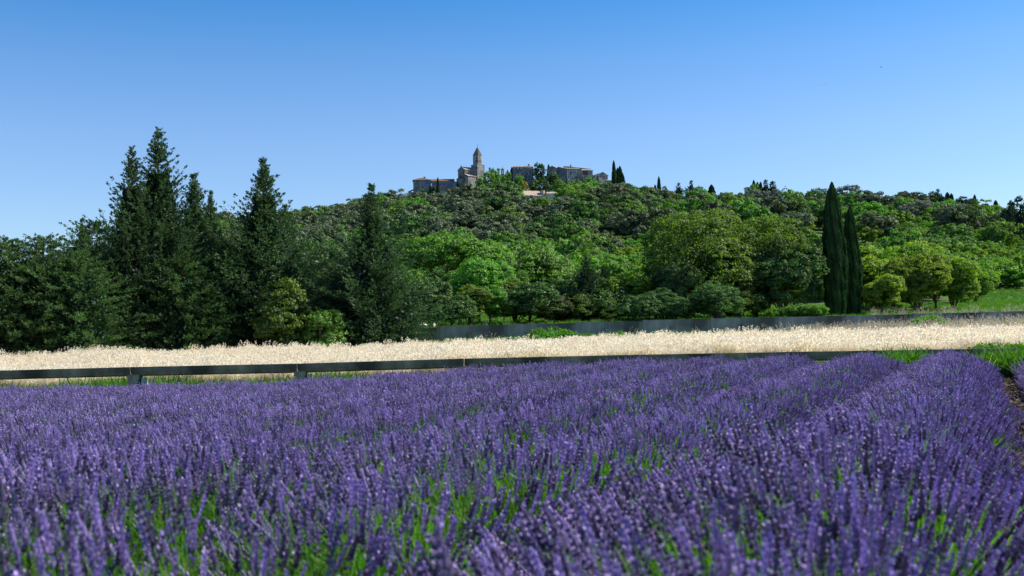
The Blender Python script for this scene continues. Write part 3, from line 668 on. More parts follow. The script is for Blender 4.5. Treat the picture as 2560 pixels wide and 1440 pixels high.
far_tree('conifer_tree', V_con[0], 1914, 448, 533, 11, 'pointed dark conifer of the crest pair', 'conifer', None, 1.0)
far_tree('conifer_tree', V_con[0], 1931, 452, 531, 11, 'ragged wider dark conifer of the crest pair by the utility pole', 'conifer', None, 1.35)
far_tree('conifer_tree', V_con[0], 1728, 450, 552, 11, 'feathery dark conifer on the crest past the two slope cypresses', 'conifer', None, .95)
far_tree('conifer_tree', V_con[0], 1697, 456, 555, 11, 'lower dark conifer beside the feathery crest conifer', 'conifer', None, 1.0)
far_tree('conifer_tree', V_con[0], 2345, 471, 470, 11, 'dark pointed conifer highest on the far crest', 'conifer', None, 1.2)
far_tree('pine_tree', V_pin[0], 2262, 480, 472, 8, 'large dark round pine on the far crest', 'pine', 'named pines on the far crest', .95)
far_tree('pine_tree', V_pin[1], 2330, 482, 468, 8, 'large dark pine beside the highest pointed conifer of the far crest', 'pine', 'named pines on the far crest', .95)
far_tree('pine_tree', V_pin[0], 2035, 478, 505, 8, 'rounded dark pine just before the taller column cypress', 'pine', 'named pines on the far crest', .8)
far_tree('pine_tree', V_pin[1], 2405, 494, 466, 8, 'spreading pine near the low end of the far crest', 'pine', 'named pines on the far crest', .9)
far_tree('pine_tree', V_pin[1], 2545, 498, 300, 8, 'dark tree leaning in at the photo edge on the crest', 'pine', None, .6)
far_tree('bright_tree', V_brt[0], 1882, 464, 524, 7, 'bright lime tree below the little crest cypress stubs', 'tree', None, wpx=40)
# round the village
far_tree('bright_tree', V_grn[0], 1216, 436, 583, 7, 'big green tree hiding the foot of the church tower', 'tree', None, wpx=58)
far_tree('bright_tree', V_grn[1], 1239, 421, 597, 7, 'tall green tree just past the church', 'tree', None, wpx=34)
far_tree('bright_tree', V_brt[1], 1268, 436, 582, 7, 'bright green tree below the little bell gable', 'tree', None, wpx=58)
far_tree('bright_tree', V_brt[2], 1298, 440, 580, 7, 'bright green tree at the foot of the battlemented house', 'tree', None, wpx=34)
far_tree('golden_bush', V_gld[0], 1312, 458, 574, 4, 'golden bush glowing under the battlemented house', 'bush', None, wpx=26)
far_tree('golden_bush', V_gld[0], 1422, 474, 570, 4, 'small golden bush behind the white farmhouse', 'bush', None, wpx=24)
far_tree('round_tree', V_drk[0], 1349, 411, 594, 7, 'round clipped looking tree between the battlemented house and the long house', 'tree', None, wpx=31)
far_tree('dark_tree', V_drk[1], 1385, 436, 597, 7, 'dark low tree on the terrace of the long house', 'tree', None, wpx=40)
far_tree('umbrella_pine', V_pin[0], 1269, 426, 603, 8, 'tiny umbrella pine beside the little bell gable', 'pine', None, wpx=11)
far_tree('bright_tree', V_brt[0], 1480, 445, 584, 7, 'bright tree below the lit end of the long house', 'tree', None, wpx=48)
far_tree('deciduous_tree', V_grn[2], 1440, 450, 583, 7, 'green tree at the middle foot of the long house', 'tree', None, wpx=46)
far_tree('deciduous_tree', V_grn[0], 1400, 452, 580, 7, 'green tree below the terrace wall of the long house', 'tree', None, wpx=44)
far_tree('deciduous_tree', V_drk[2], 1515, 459, 584, 7, 'dark tree in front of the small gabled end house', 'tree', None, wpx=44)
far_tree('deciduous_tree', V_drk[0], 1350, 452, 582, 7, 'dark tree under the round clipped looking tree', 'tree', None, wpx=50)
far_tree('deciduous_tree', V_oak[0], 1130, 474, 582, 7, 'grey green tree under the long blue shuttered wing', 'tree', None, wpx=52)
far_tree('deciduous_tree', V_oak[1], 1160, 476, 580, 7, 'grey green tree below the church apse', 'tree', None, wpx=46)
far_tree('deciduous_tree', V_oak[2], 1035, 487, 590, 7, 'dark bush at the outer corner of the hipped roof house', 'tree', None, wpx=36)
far_tree('deciduous_tree', V_grn[1], 1058, 474, 580, 7, 'dark leafy bush filling the arch of the hipped roof house', 'tree', None, wpx=18)
far_tree('deciduous_tree', V_grn[1], 975, 490, 600, 7, 'green tree standing alone on the skyline before the village', 'tree', None, wpx=34)
far_tree('deciduous_tree', V_oak[3], 905, 506, 601, 7, 'rounded oak bump on the skyline before the village', 'tree', None, wpx=40)

# ------------------------------------------------------------------ the village
VY = 600.0; PM = VY / FPX         # metres per photograph pixel at the village
def frame_at(name, px, py, phi, label, cat='building', Y=VY):
    """an Empty at the photograph point (px, py) at depth Y; local +x runs right, local -y faces the camera when phi = 0"""
    p = P(px, py, Y); o = empty(name, p, R(phi)); return tag(o, label, cat)
def window(parent, x, y, z, w, h, out, mat='dark', shutter=None, arched=False):
    """x,z centre on a facade at local y; out = outward unit vector in local xy ('-y' or '+x' / '-x')"""
    def bx(mb, du0, du1, z0, z1, d0, d1):
        if out == '-y': mb.box(x + du0, x + du1, y - d1, y - d0, z0, z1)
        elif out == '+x': mb.box(x + d0, x + d1, y + du0, y + du1, z0, z1)
        else: mb.box(x - d1, x - d0, y + du0, y + du1, z0, z1)
    f = MB(); t = .12
    bx(f, -w / 2 - t, -w / 2, z - h / 2 - t, z + h / 2 + t, 0, .10); bx(f, w / 2, w / 2 + t, z - h / 2 - t, z + h / 2 + t, 0, .10)
    bx(f, -w / 2, w / 2, z + h / 2, z + h / 2 + t, 0, .10); bx(f, -w / 2, w / 2, z - h / 2 - t, z - h / 2, 0, .14)
    wo = f.obj('window', M['frame'] if mat != 'blue' else M['blue'], parent)
    g = MB(); bx(g, -w / 2, w / 2, z - h / 2, z + h / 2, .01, .03); g.obj('pane', M[mat], wo)
    if shutter:
        s = MB(); bx(s, -w * .98, -w / 2 - t, z - h / 2, z + h / 2, .02, .08); bx(s, w / 2 + t, w * .98, z - h / 2, z + h / 2, .02, .08); s.obj('shutter', M[shutter], wo)
def walls(parent, x0, x1, y0, y1, z0, z1, mat): return MB().box(x0, x1, y0, y1, z0, z1).obj('wall', M[mat], parent)
def gable_roof(parent, x0, x1, y0, y1, z, rise, along, mat, over=.35, th=.22, wallmat=None, ridge=.5):
    """ridge along 'x' or 'y'; also fills the gable ends"""
    if along == 'y':
        xm = x0 + (x1 - x0) * ridge
        a = [Vector((x0 - over, y0 - over, z - over * rise / (xm - x0))), Vector((xm, y0 - over, z + rise)), Vector((x1 + over, y0 - over, z - over * rise / (x1 - xm))),
             Vector((x1 + over, y0 - over, z + th - over * rise / (x1 - xm))), Vector((xm, y0 - over, z + rise + th)), Vector((x0 - over, y0 - over, z + th - over * rise / (xm - x0)))]
        r = MB().prism(a, (0, y1 - y0 + 2 * over, 0))
        g = MB().prism([Vector((x0, y0, z)), Vector((x1, y0, z)), Vector((xm, y0, z + rise - .02))], (0, y1 - y0, 0))
    else:
        ym = y0 + (y1 - y0) * ridge
        a = [Vector((x0 - over, y0 - over, z - over * rise / (ym - y0))), Vector((x0 - over, ym, z + rise)), Vector((x0 - over, y1 + over, z - over * rise / (y1 - ym))),
             Vector((x0 - over, y1 + over, z + th - over * rise / (y1 - ym))), Vector((x0 - over, ym, z + rise + th)), Vector((x0 - over, y0 - over, z + th - over * rise / (ym - y0)))]
        r = MB().prism(a, (x1 - x0 + 2 * over, 0, 0))
        g = MB().prism([Vector((x0, y0, z)), Vector((x0, y1, z)), Vector((x0, ym, z + rise - .02))], (x1 - x0, 0, 0))
    ro = r.obj('roof', M[mat], parent)
    if wallmat: g.obj('gable', M[wallmat], parent)
    return ro
def hip_roof(parent, x0, x1, y0, y1, z, rise, mat, over=.4, inset=3.):
    x0 -= over; x1 += over; y0 -= over; y1 += over; ym = (y0 + y1) / 2
    b = MB(); A, B, C, D = (x0, y0, z), (x1, y0, z), (x1, y1, z), (x0, y1, z); E, F = (x0 + inset, ym, z + rise), (x1 - inset, ym, z + rise)
    for f in ((A, B, F, E), (B, C, F), (C, D, E, F), (D, A, E), (D, C, B, A)): b.poly(f)
    return b.obj('roof', M[mat], parent)
def chimney(parent, x, y, z, w, h, mat='stone'):
    MB().box(x - w / 2, x + w / 2, y - w / 2, y + w / 2, z, z + h).box(x - w / 2 - .1, x + w / 2 + .1, y - w / 2 - .1, y + w / 2 + .1, z + h, z + h + .15).obj('chimney', M[mat], parent)

# -- hipped roof house and long wing with blue shutters
hA = frame_at('stone_house', 1034, 487, 6, 'stone house with red hipped roof and arched base at the village edge')
walls(hA, 0, 9.6, 0, 8, -14, 8.2, 'stone')
hip_roof(hA, 0, 9.6, 0, 8, 8.2, 1.7, 'tile_red', inset=4.2)
chimney(hA, 6.2, 3.2, 9.2, .9, 1.0, 'render_brown')
window(hA, 7.6, 0, 6.8, 1.0, 1.1, '-y', 'blue', 'blue')
window(hA, 2.6, 0, 5.6, .7, .9, '-y')
window(hA, 5.0, 0, 4.4, .7, .9, '-y')
# buttress with a wide arch
ar = MB(); pts = []
pts_out = [Vector((2.6, -1.6, -6)), Vector((2.6, -1.6, 0.2)), Vector((4.4, -1.6, 2.2)), Vector((7.0, -1.6, 3.3)), Vector((10.2, -1.6, 3.5)), Vector((10.2, -1.6, -6))]
inner = [Vector((3.6 + 2.9 * (1 - cos(a)), -1.6, -2.0 + 4.0 * sin(a))) for a in np.linspace(0, pi, 13)]
for i in range(12):
    a, b2 = inner[i], inner[i + 1]; za = np.interp(a.x, [2.6, 4.4, 7.0, 10.2], [.2, 2.2, 3.3, 3.5]); zb = np.interp(b2.x, [2.6, 4.4, 7.0, 10.2], [.2, 2.2, 3.3, 3.5])
    ar.prism([a, b2, Vector((b2.x, -1.6, zb)), Vector((a.x, -1.6, za))], (0, 1.55, 0))
ar.box(2.6, 3.6, -1.6, -.05, -14, .2); ar.box(9.4, 10.2, -1.6, -.05, -14, 3.5)
ar.obj('arch', M['stone'], hA)
MB().box(3.6, 9.4, -.3, -.02, -6, 2).obj('arch_shade_panel', M['dark'], hA)  # dark panel stands in for the shade inside the arch
MB().box(-2.8, -.05, .5, 5, -14, 1.6).obj('lean_to', M['stone'], hA)
MB().prism([Vector((-3.1, .2, 1.6)), Vector((-.05, .2, 3.0)), Vector((-.05, .2, 3.2)), Vector((-3.1, .2, 1.8))], (0, 5, 0)).obj('lean_to_roof', M['slate'], hA)
MB().box(-1.9, -.3, .40, .47, -1.4, .6).obj('door', M['blue'], hA)
wB = frame_at('stone_wing', 1079, 478, 4, 'long low stone wing with brown roof and a row of blue shutters')
walls(wB, 0, 12.4, 0, 7, -14, 5.4, 'render_brown')
gable_roof(wB, 0, 12.4, 0, 7, 5.4, 1.5, 'x', 'tile_red', over=.3, wallmat='stone')
for i, x in enumerate([1.5, 4.7, 6.9, 9.3, 11.3]): window(wB, x, 0, 3.9, .95, 1.15, '-y', 'blue', 'blue' if i in (0, 2, 3) else None)
window(wB, 7.0, 0, .6, .5, .9, '-y'); window(wB, 8.6, 0, .6, .5, 1.1, '-y')
MB().box(4, 12.2, -2.4, -2.0, -6, -.2).obj('terrace_wall', M['stone_light'], wB)
rt = frame_at('round_turret', 1137, 478, 0, 'small domed stone turret between the wing and the church')
tb = MB(); tb.tube([(0, 1.5, -5), (0, 1.5, 4.6)], [1.1, 1.1], 14); tb.obj('wall', M['stone'], rt)
tb = MB(); tb.tube([(0, 1.5, 4.6), (0, 1.5, 5.1), (0, 1.5, 5.5), (0, 1.5, 5.7)], [1.25, 1.1, .7, .1], 14); tb.obj('roof', M['slate'], rt)

# -- the church: nave, apse, aisle, square base, octagonal belfry, spire
ch = frame_at('church', 1154, 470, 0, 'romanesque stone church with an octagonal two storey bell tower and pointed spire', 'church', Y=604)
PH = R(50)
nv = Matrix.Rotation(-PH, 4, 'Z')     # nave axis: gable faces front left, long side front right
def rot(o): o.matrix_local = nv; return o
def ch_obj(mb, name, mat): o = mb.obj(name, M[mat], ch); o.rotation_euler = (0, 0, -PH + 0.0); return o
# nave frame: local -y = gable normal?  x' along gable width, y' along the nave (away)
NW, NL = 6.2, 12.5
# local nave coordinates: gable face at y=0 from x=-NW/2..NW/2, nave towards +y; rotated so that its normal (-y) points front-left
q = -PH
ch_off = (0, 0, 0)
o = MB().box(-NW / 2, NW / 2, 0, NL, -12, 10.0).obj('wall', M['stone'], ch); o.rotation_euler = (0, 0, q)
gr = gable_roof(ch, -NW / 2, NW / 2, 0, NL, 10.0, 1.75, 'y', 'tile_pale', over=.25, wallmat='stone')
for oo in ch.children:
    oo.rotation_euler = (0, 0, q)
MB().box(-.12, .12, -.2, .05, 11.7, 12.9).box(-.4, .4, -.2, .05, 12.4, 12.6).obj('gable_cross', M['stone'], ch).rotation_euler = (0, 0, q)
# blind arch bands on the gable, slit window on the side
for x in (-1.9, -.65, .65, 1.9):
    MB().box(x - .14, x + .14, -.12, -.01, 6.4, 10.6 if abs(x) < 1 else 9.9).obj('pilaster', M['stone'], ch).rotation_euler = (0, 0, q)
w_ = MB().box(NW / 2, NW / 2 + .06, 3.6, 4.2, 7.3, 8.9).obj('slit_window', M['dark'], ch); w_.rotation_euler = (0, 0, q)
MB().box(NW / 2, NW / 2 + .12, 0.02, NL, 9.7, 9.9).obj('cornice', M['stone_light'], ch).rotation_euler = (0, 0, q)
# side aisle with a pale lean-to roof
MB().box(NW / 2 + .01, NW / 2 + 2.8, 0.02, NL - 1, -12, 5.9).obj('aisle_wall', M['stone'], ch).rotation_euler = (0, 0, q)
MB().prism([Vector((NW / 2 + .02, -.2, 7.2)), Vector((NW / 2 + 3.1, -.2, 5.9)), Vector((NW / 2 + 3.1, -.2, 6.1)), Vector((NW / 2 + .02, -.2, 7.45))], (0, NL - .6, 0)).obj('aisle_roof', M['tile_pale'], ch).rotation_euler = (0, 0, q)
# western apse: half round with a conical stone roof
ap = MB(); ns = 12; pts = [Vector((2.9 * cos(a), -2.9 * sin(a) * .9, 0)) for a in np.linspace(0, pi, ns)]
ap.prism([Vector((p.x, p.y - .02, -12)) for p in pts], (0, 0, 16.9)); ap.obj('apse', M['stone'], ch).rotation_euler = (0, 0, q)
ar2 = MB(); top = (0, -.02, 6.9)
for i in range(ns - 1): ar2.poly([(pts[i].x * 1.07, pts[i].y * 1.07, 4.9), (pts[i + 1].x * 1.07, pts[i + 1].y * 1.07, 4.9), top])
ar2.poly([(p.x * 1.07, p.y * 1.07, 4.88) for p in pts]); ar2.obj('apse_roof', M['slate'], ch).rotation_euler = (0, 0, q)
MB().box(-.45, .45, -2.9, -2.6, 1.0, 2.2).obj('apse_window', M['dark'], ch).rotation_euler = (0, 0, q)
# tower: square base
tw = empty('bell_tower', (0, 0, 0)); tw.parent = ch
tpos = P(1194.5, 420, 607) - ch.location
tw.location = (tpos.x, tpos.y, 0)
zb = P(1195, 413.5, 607).z - ch.location.z       # top of the square base
MB().box(-2.65, 2.65, -2.65, 2.65, -12, zb).obj('tower_base', M['stone'], tw).rotation_euler = (0, 0, q + R(3))
MB().box(-2.75, 2.75, -2.75, 2.75, zb, zb + .22).obj('tower_cornice', M['stone'], tw).rotation_euler = (0, 0, q + R(3))
ORad = 2.62
def octo(r, z0, z1, name, mat, r1=None):
    mb = MB(); r1 = r if r1 is None else r1
    A = [Vector((r * cos(R(22.5 + 45 * i)), r * sin(R(22.5 + 45 * i)), z0)) for i in range(8)]
    B = [Vector((r1 * cos(R(22.5 + 45 * i)), r1 * sin(R(22.5 + 45 * i)), z1)) for i in range(8)]
    for i in range(8): j = (i + 1) % 8; mb.poly([A[i], A[j], B[j], B[i]])
    mb.poly(list(reversed(A))); mb.poly(B); o = mb.obj(name, M[mat], tw); o.rotation_euler = (0, 0, R(-12)); return o
octo(ORad, zb + .22, zb + .8, 'belfry_foot', 'stone')
fw = 2 * ORad * sin(R(22.5))         # face width
ap_r = ORad * cos(R(22.5))
def belfry_level(z0, hgt, ow):
    for i in range(8):
        mb = MB(); t = .45; hw = fw / 2; s0 = z0 + .45; sp = z0 + hgt - ow / 2 - .35
        mb.box(-hw, -ow / 2, -t, 0, z0, z0 + hgt); mb.box(ow / 2, hw, -t, 0, z0, z0 + hgt); mb.box(-ow / 2, ow / 2, -t, 0, z0, s0)
        arc = [(-ow / 2 * cos(a), sp + ow / 2 * sin(a)) for a in np.linspace(0, pi, 9)]
        for k in range(8):
            (xa, za), (xb_, zb_) = arc[k], arc[k + 1]
            mb.prism([Vector((xa, -t, za)), Vector((xb_, -t, zb_)), Vector((xb_, -t, z0 + hgt)), Vector((xa, -t, z0 + hgt))], (0, t, 0))
        o = mb.obj('belfry_arch', M['stone_light'], tw)
        a = R(-12 + 45 * i); o.location = (ap_r * cos(a), ap_r * sin(a), 0); o.rotation_euler = (0, 0, a - pi / 2)
belfry_level(zb + .8, 2.35, .72); octo(ORad + .08, zb + 3.15, zb + 3.35, 'string_course', 'stone_light'); belfry_level(zb + 3.35, 2.0, .62)
octo(1.15, zb + .8, zb + 5.3, 'belfry_shade_fill', 'dark')  # added dark block stands in for the shade behind the belfry openings
octo(ORad + .10, zb + 5.35, zb + 5.55, 'belfry_cornice', 'stone'); octo(ORad + .12, zb + 5.55, zb + 10.4, 'spire', 'slate', .05)
MB().box(-.05, .05, -.05, .05, zb + 10.4, zb + 11.8).box(-.35, .35, -.04, .04, zb + 11.2, zb + 11.3).obj('spire_cross', M['iron'], tw)

# -- little bell gable
bgp = frame_at('bell_gable', 1257, 437, -25, 'little stone bell gable with one arch and a cross, alone past the church', 'bell gable', Y=606)
mb = MB(); mb.box(-.9, -.32, -.4, .4, -4, 3.0); mb.box(.32, .9, -.4, .4, -4, 3.0); mb.box(-.32, .32, -.4, .4, -4, .6)
for k in range(8):
    a, b2 = pi * k / 8, pi * (k + 1) / 8
    mb.prism([Vector((-.32 * cos(a), -.4, 2.2 + .32 * sin(a))), Vector((-.32 * cos(b2), -.4, 2.2 + .32 * sin(b2))), Vector((-.32 * cos(b2), -.4, 3.0)), Vector((-.32 * cos(a), -.4, 3.0))], (0, .8, 0))
mb.obj('wall', M['stone_light'], bgp)
MB().prism([Vector((-1.0, -.5, 3.0)), Vector((1.0, -.5, 3.0)), Vector((0, -.5, 3.8))], (0, 1.0, 0)).obj('coping', M['stone'], bgp)
MB().box(-.05, .05, -.05, .05, 3.75, 4.7).box(-.25, .25, -.04, .04, 4.3, 4.4).obj('cross', M['iron'], bgp)
mb = MB(); mb.tube([(0, 0, 1.2), (0, 0, 1.35), (0, 0, 1.8)], [.26, .2, .1], 10); mb.obj('bell', M['iron'], bgp)
lh = frame_at('low_house', 1266, 443, 5, 'low stone house roof beside the battlemented house', Y=604)
walls(lh, 0, 4.2, 0, 5, -4, 1.2, 'stone'); gable_roof(lh, 0, 4.2, 0, 5, 1.2, .9, 'x', 'tile_grey', wallmat='stone')

# -- battlemented house
cs = frame_at('battlemented_house', 1283, 449, 3, 'tall grey stone house with a broken battlemented top and set back attic')
walls(cs, 0, 11.2, 0, 9, -14, 6.0, 'stone_shaded')
for (a, b2, z) in [(0, .6, 6.7), (.9, 1.5, 6.4), (6.2, 8.1, 6.6), (8.6, 9.3, 6.3), (10.3, 11.2, 6.8)]:
    MB().box(a, b2, 0, .6, 6.0, z).obj('merlon', M['stone_shaded'], cs)
walls(cs, .6, 10.8, 1.6, 8.6, 6.0, 7.1, 'render')
gable_roof(cs, .6, 10.8, 1.6, 8.6, 7.1, 1.0, 'x', 'tile_grey', over=.3, wallmat='stone')
chimney(cs, 9.0, 4.0, 7.6, .7, 1.3)
for x, z, w, h, sh in [(2.6, 2.7, .8, 1.6, 'frame'), (5.1, 3.0, 1.0, 1.6, 'frame'), (7.5, 2.9, 1.2, 1.7, None), (9.4, 3.1, 1.0, 1.5, 'frame'), (8.5, -.1, 1.4, 1.3, None), (.8, 2.4, .4, 1.2, None), (4.2, -.6, .5, 1.4, None), (7.4, 5.0, .7, .7, None), (10.2, .2, .8, 1.2, None), (2.4, .2, .5, 1.2, None)]:
    window(cs, x, 0, z, w, h, '-y', 'dark', sh)
MB().box(5.9, 6.25, -.25, -.01, -7, 4.6).obj('downpipe', M['stone_shaded'], cs)
for x in (1.4, 3.4, 5.4): MB().box(x, x + .9, 1.5, 1.58, 6.25, 6.85).obj('attic_window', M['dark'], cs)

# -- the long stone house
ls = frame_at('long_stone_house', 1417, 450, 0, 'long stone house with pale tiled roofs and many openings on the crest')
PHL = R(-22)
def L_(o): o.rotation_euler = (0, 0, -PHL * 0); return o
# gable block in stone coloured as shaded (faces front left) and block in stone coloured as sunlit (faces front right)
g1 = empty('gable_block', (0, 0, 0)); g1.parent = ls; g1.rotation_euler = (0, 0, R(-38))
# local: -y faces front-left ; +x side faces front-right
walls(g1, -9.6, 0, 0, 13, -14, 6.0, 'stone_shaded')
gable_roof(g1, -9.6, 0, 0, 13, 6.0, 1.7, 'y', 'tile_grey', over=.35, wallmat='stone_shaded', ridge=.45)
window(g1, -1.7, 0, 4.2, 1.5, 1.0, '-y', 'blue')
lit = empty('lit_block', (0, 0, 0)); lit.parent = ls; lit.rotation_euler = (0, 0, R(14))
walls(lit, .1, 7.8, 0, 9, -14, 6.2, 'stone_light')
gable_roof(lit, .1, 7.8, 0, 9, 6.2, 1.1, 'x', 'tile_grey', over=.3, wallmat='stone')
for x, z, w, h, sh in [(2.3, 3.7, 1.0, 2.1, 'frame'), (4.6, 4.0, .6, .8, None), (6.4, 3.2, .8, 1.6, 'frame'), (1.6, -.9, 1.3, 1.2, None), (3.6, -.8, .9, 1.0, None), (5.6, -.9, .7, .9, None), (4.9, .6, .4, .5, None)]:
    window(lit, x, 0, z, w, h, '-y', 'dark', sh)
MB().box(.1, .75, -.25, -.01, -14, 5.9).obj('corner_pier', M['stone_light'], lit)
MB().box(7.85, 8.5, -.4, 6, -14, 6.3).obj('corner_pier', M['stone_shaded'], lit)
walls(lit, 8.55, 15.2, .4, 10, -14, 5.5, 'stone_light')
gable_roof(lit, 8.55, 15.2, .4, 10, 5.5, 1.4, 'x', 'tile_grey', over=.3, wallmat='stone')
MB().box(9.3, 12.3, .30, .38, 3.0, 5.1).obj('loggia_shade', M['dark'], lit)  # dark sheet stands in for the shaded depth of the loggia
for x in (9.3, 10.2, 11.2, 12.15): MB().box(x, x + .14, .16, .29, 3.0, 5.1).obj('loggia_post', M['wood_dark'], lit)
MB().box(9.2, 15.2, -.5, .39, -14, 2.2).obj('buttress_wall', M['stone'], lit)
window(lit, 13.9, .4, 4.1, .8, .9, '-y')
MB().box(2.5, 14.6, 5.0, 11, 5.0, 7.2).obj('upper_storey', M['stone'], lit)
MB().prism([Vector((1.8, 4.6, 8.1)), Vector((15.6, 4.6, 6.9)), Vector((15.6, 4.6, 7.1)), Vector((1.8, 4.6, 8.35))], (0, 6.8, 0)).obj('roof', M['tile_grey'], lit)
chimney(lit, 0.6, 5, 7.0, 1.2, 1.2, 'render_brown'); chimney(lit, 4.6, 7, 8.0, .5, 1.5)
back = frame_at('back_house', 1371, 440, -30, 'stone house with a low gable behind the terrace of the long house', Y=606)
walls(back, -1, 6, 0, 7, -5, 3.6, 'stone'); gable_roof(back, -1, 6, 0, 7, 3.6, 1.7, 'y', 'tile_pale', wallmat='stone')
tw2 = frame_at('terrace_wall', 1358, 450, 3, 'dark stone terrace wall below the long stone house', 'wall', Y=596)
MB().box(0, 12.5, 0, .8, -6, 2.2).obj('wall', M['stone_shaded'], tw2); MB().box(-.1, 12.6, -.1, .9, 2.2, 2.4).obj('coping', M['stone'], tw2)
eh = frame_at('end_house', 1497, 449, 0, 'small stone end house with a gable past the long stone house', Y=603)
gg = empty('gable_block', (0, 0, 0)); gg.parent = eh; gg.rotation_euler = (0, 0, R(18))
walls(gg, 0, 5.4, 0, 8, -6, 2.3, 'stone_light'); gable_roof(gg, 0, 5.4, 0, 8, 2.3, 1.8, 'y', 'tile_grey', wallmat='stone_light', ridge=.45)
window(gg, 3.0, 0, 1.9, .5, .7, '-y'); window(gg, 3.8, 0, 1.2, .5, .8, '-y')
walls(gg, -2.0, -.05, .8, 6, -6, 2.6, 'render_brown'); MB().prism([Vector((-2.2, .5, 2.6)), Vector((0, .5, 3.4)), Vector((0, .5, 3.6)), Vector((-2.2, .5, 2.8))], (0, 6, 0)).obj('roof', M['slate'], gg)
an = frame_at('annex_house', 1518, 456, 10, 'low cream annex stepping down from the small end house', Y=598)
walls(an, 0, 3.2, 0, 4, -5, 1.0, 'render'); gable_roof(an, 0, 3.2, 0, 4, 1.0, .5, 'x', 'tile_pale', wallmat='render')

# -- white farmhouse lower on the hill
FY = 560.
fh = frame_at('white_farmhouse', 1311, 497, 22, 'white farmhouse with a pale pink tiled roof among the trees under the village', Y=FY)
walls(fh, 0, 9.5, 0, 6.5, -8, 1.9, 'render')
gable_roof(fh, 0, 9.5, 0, 6.5, 1.9, 2.6, 'x', 'tile_pale', over=.35, wallmat='render')
window(fh, 2.0, 0, 0, .8, 1.0, '-y'); window(fh, 5.4, 0, 0, .8, 1.0, '-y'); window(fh, 9.5, 3.2, .6, .9, 1.1, '+x', 'dark'); window(fh, 9.5, 2.0, 2.0, .5, .6, '+x', 'dark')
tt = MB(); tt.tube([(10.6, .6, -5), (10.6, .6, 4.6)], [1.0, 1.0], 12); tt.obj('turret', M['render'], fh)
tt = MB(); tt.tube([(10.6, .6, 4.6), (10.6, .6, 4.75)], [1.1, 1.1], 12); tt.obj('turret_coping', M['tile_pale'], fh)
chimney(fh, 3.0, 3.2, 4.2, .4, 1.0, 'render')
fe = frame_at('farm_outbuilding', 1369, 487, 12, 'low cream outbuilding joined on past the white farmhouse', Y=FY + 2)
walls(fe, 0, 5.2, 0, 5, -5, .6, 'render'); gable_roof(fe, 0, 5.2, 0, 5, .6, 1.0, 'x', 'tile_pale', wallmat='render')
sb = frame_at('hidden_house', 1466, 488, 15, 'bit of a cream house almost hidden by trees below the long house', Y=566)
walls(sb, 0, 2.6, 0, 4, -5, .6, 'render'); gable_roof(sb, 0, 2.6, 0, 4, .6, .7, 'x', 'tile_pale', wallmat='render')
fs = frame_at('crest_house', 1876, 474, 0, 'sliver of a pale flat roofed house behind the crest trees', Y=545)
walls(fs, -2, 3.2, 0, 5, -6, 1.0, 'render'); MB().box(-2.3, 3.5, -.3, 5.3, 1.0, 1.25).obj('roof', M['tile_pale'], fs)

# -- utility pole with a wire
up_ = frame_at('utility_pole', 1947, 492, 0, 'wooden utility pole with a sagging wire on the crest', 'utility pole', Y=520)
mb = MB(); mb.tube([(0, 0, -3), (0, 0, 3.4)], [.16, .13], 8); mb.obj('pole', M['wood_dark'], up_)
MB().box(-.7, .7, -.06, .06, 2.9, 3.05).obj('crossarm', M['wood_dark'], up_)
MB().box(-.05, .25, -.05, .05, 3.4, 3.75).obj('insulator', M['iron'], up_)
mb = MB(); pts = [(t * 10.0, 0, 3.1 - 2.4 * t - .6 * t * (1 - t)) for t in np.linspace(0, 1, 9)]; mb.tube(pts, [.035] * 9, 4); mb.obj('wire', M['iron'], up_)

# ------------------------------------------------------------------ long concrete wall behind the field
WY = 78.3; WX0, WX1 = P(838, 825, WY).x, P(2900, 790, WY).x
ztop = [P(1020, 819, WY).z, P(1620, 800.5, WY).z, P(2110, 789, WY).z, P(2560, 778, WY).z]; xtop = [P(1020, 819, WY).x, P(1620, 800, WY).x, P(2110, 790, WY).x, P(2560, 778, WY).x]
wl = empty('concrete_wall', (WX0, WY, 0)); tag(wl, 'long grey concrete panel wall between the dry grass and the garden trees', 'wall')
seg = 4.82; k = 0; x = WX0; xj = P(1611, 800, WY).x
x = xj - seg * math.ceil((xj - WX0) / seg)
while x < WX1:
    z1 = float(np.interp(x + seg / 2, xtop, ztop)); dz_ = (random.Random(k).uniform(-.02, .02))
    mb = MB(); mb.box(0.02, seg - .02, 0, .18, 0, .86)
    mb.box(0.02, seg - .02, -.015, .195, .86, .90)
    o = mb.obj('wall_panel', M['concrete_far'], wl, (x - WX0, 0, z1 - .90 + dz_), (0, random.Random(k + 50).uniform(-.002, .002), 0))
    # pilaster at the joint and darker ribs where the moulds met
    MB().box(-.11, .11, -.06, .24, -.5, .93).obj('wall_post', M['concrete_far'], wl, (x - WX0, 0, z1 - .90))
    mb = MB()
    for r_ in np.linspace(.2, .8, 4):
        rx = seg * (r_ + random.Random(k * 7 + int(r_ * 10)).uniform(-.05, .05)); hh = random.Random(k * 3 + int(r_ * 10)).uniform(.2, .5)
        mb.prism([Vector((rx - .09, -.07, 0)), Vector((rx + .09, -.07, 0)), Vector((rx + .02, -.07, hh)), Vector((rx - .02, -.07, hh))], (0, .065, 0))
    mb.obj('buttress_rib', M['concrete'], wl, (x - WX0, 0, z1 - .90))
    MB().box(.11, seg - .11, .22, .36, -.7, .75).obj('footing', M['concrete'], wl, (x - WX0, 0, z1 - .90))
    x += seg; k += 1

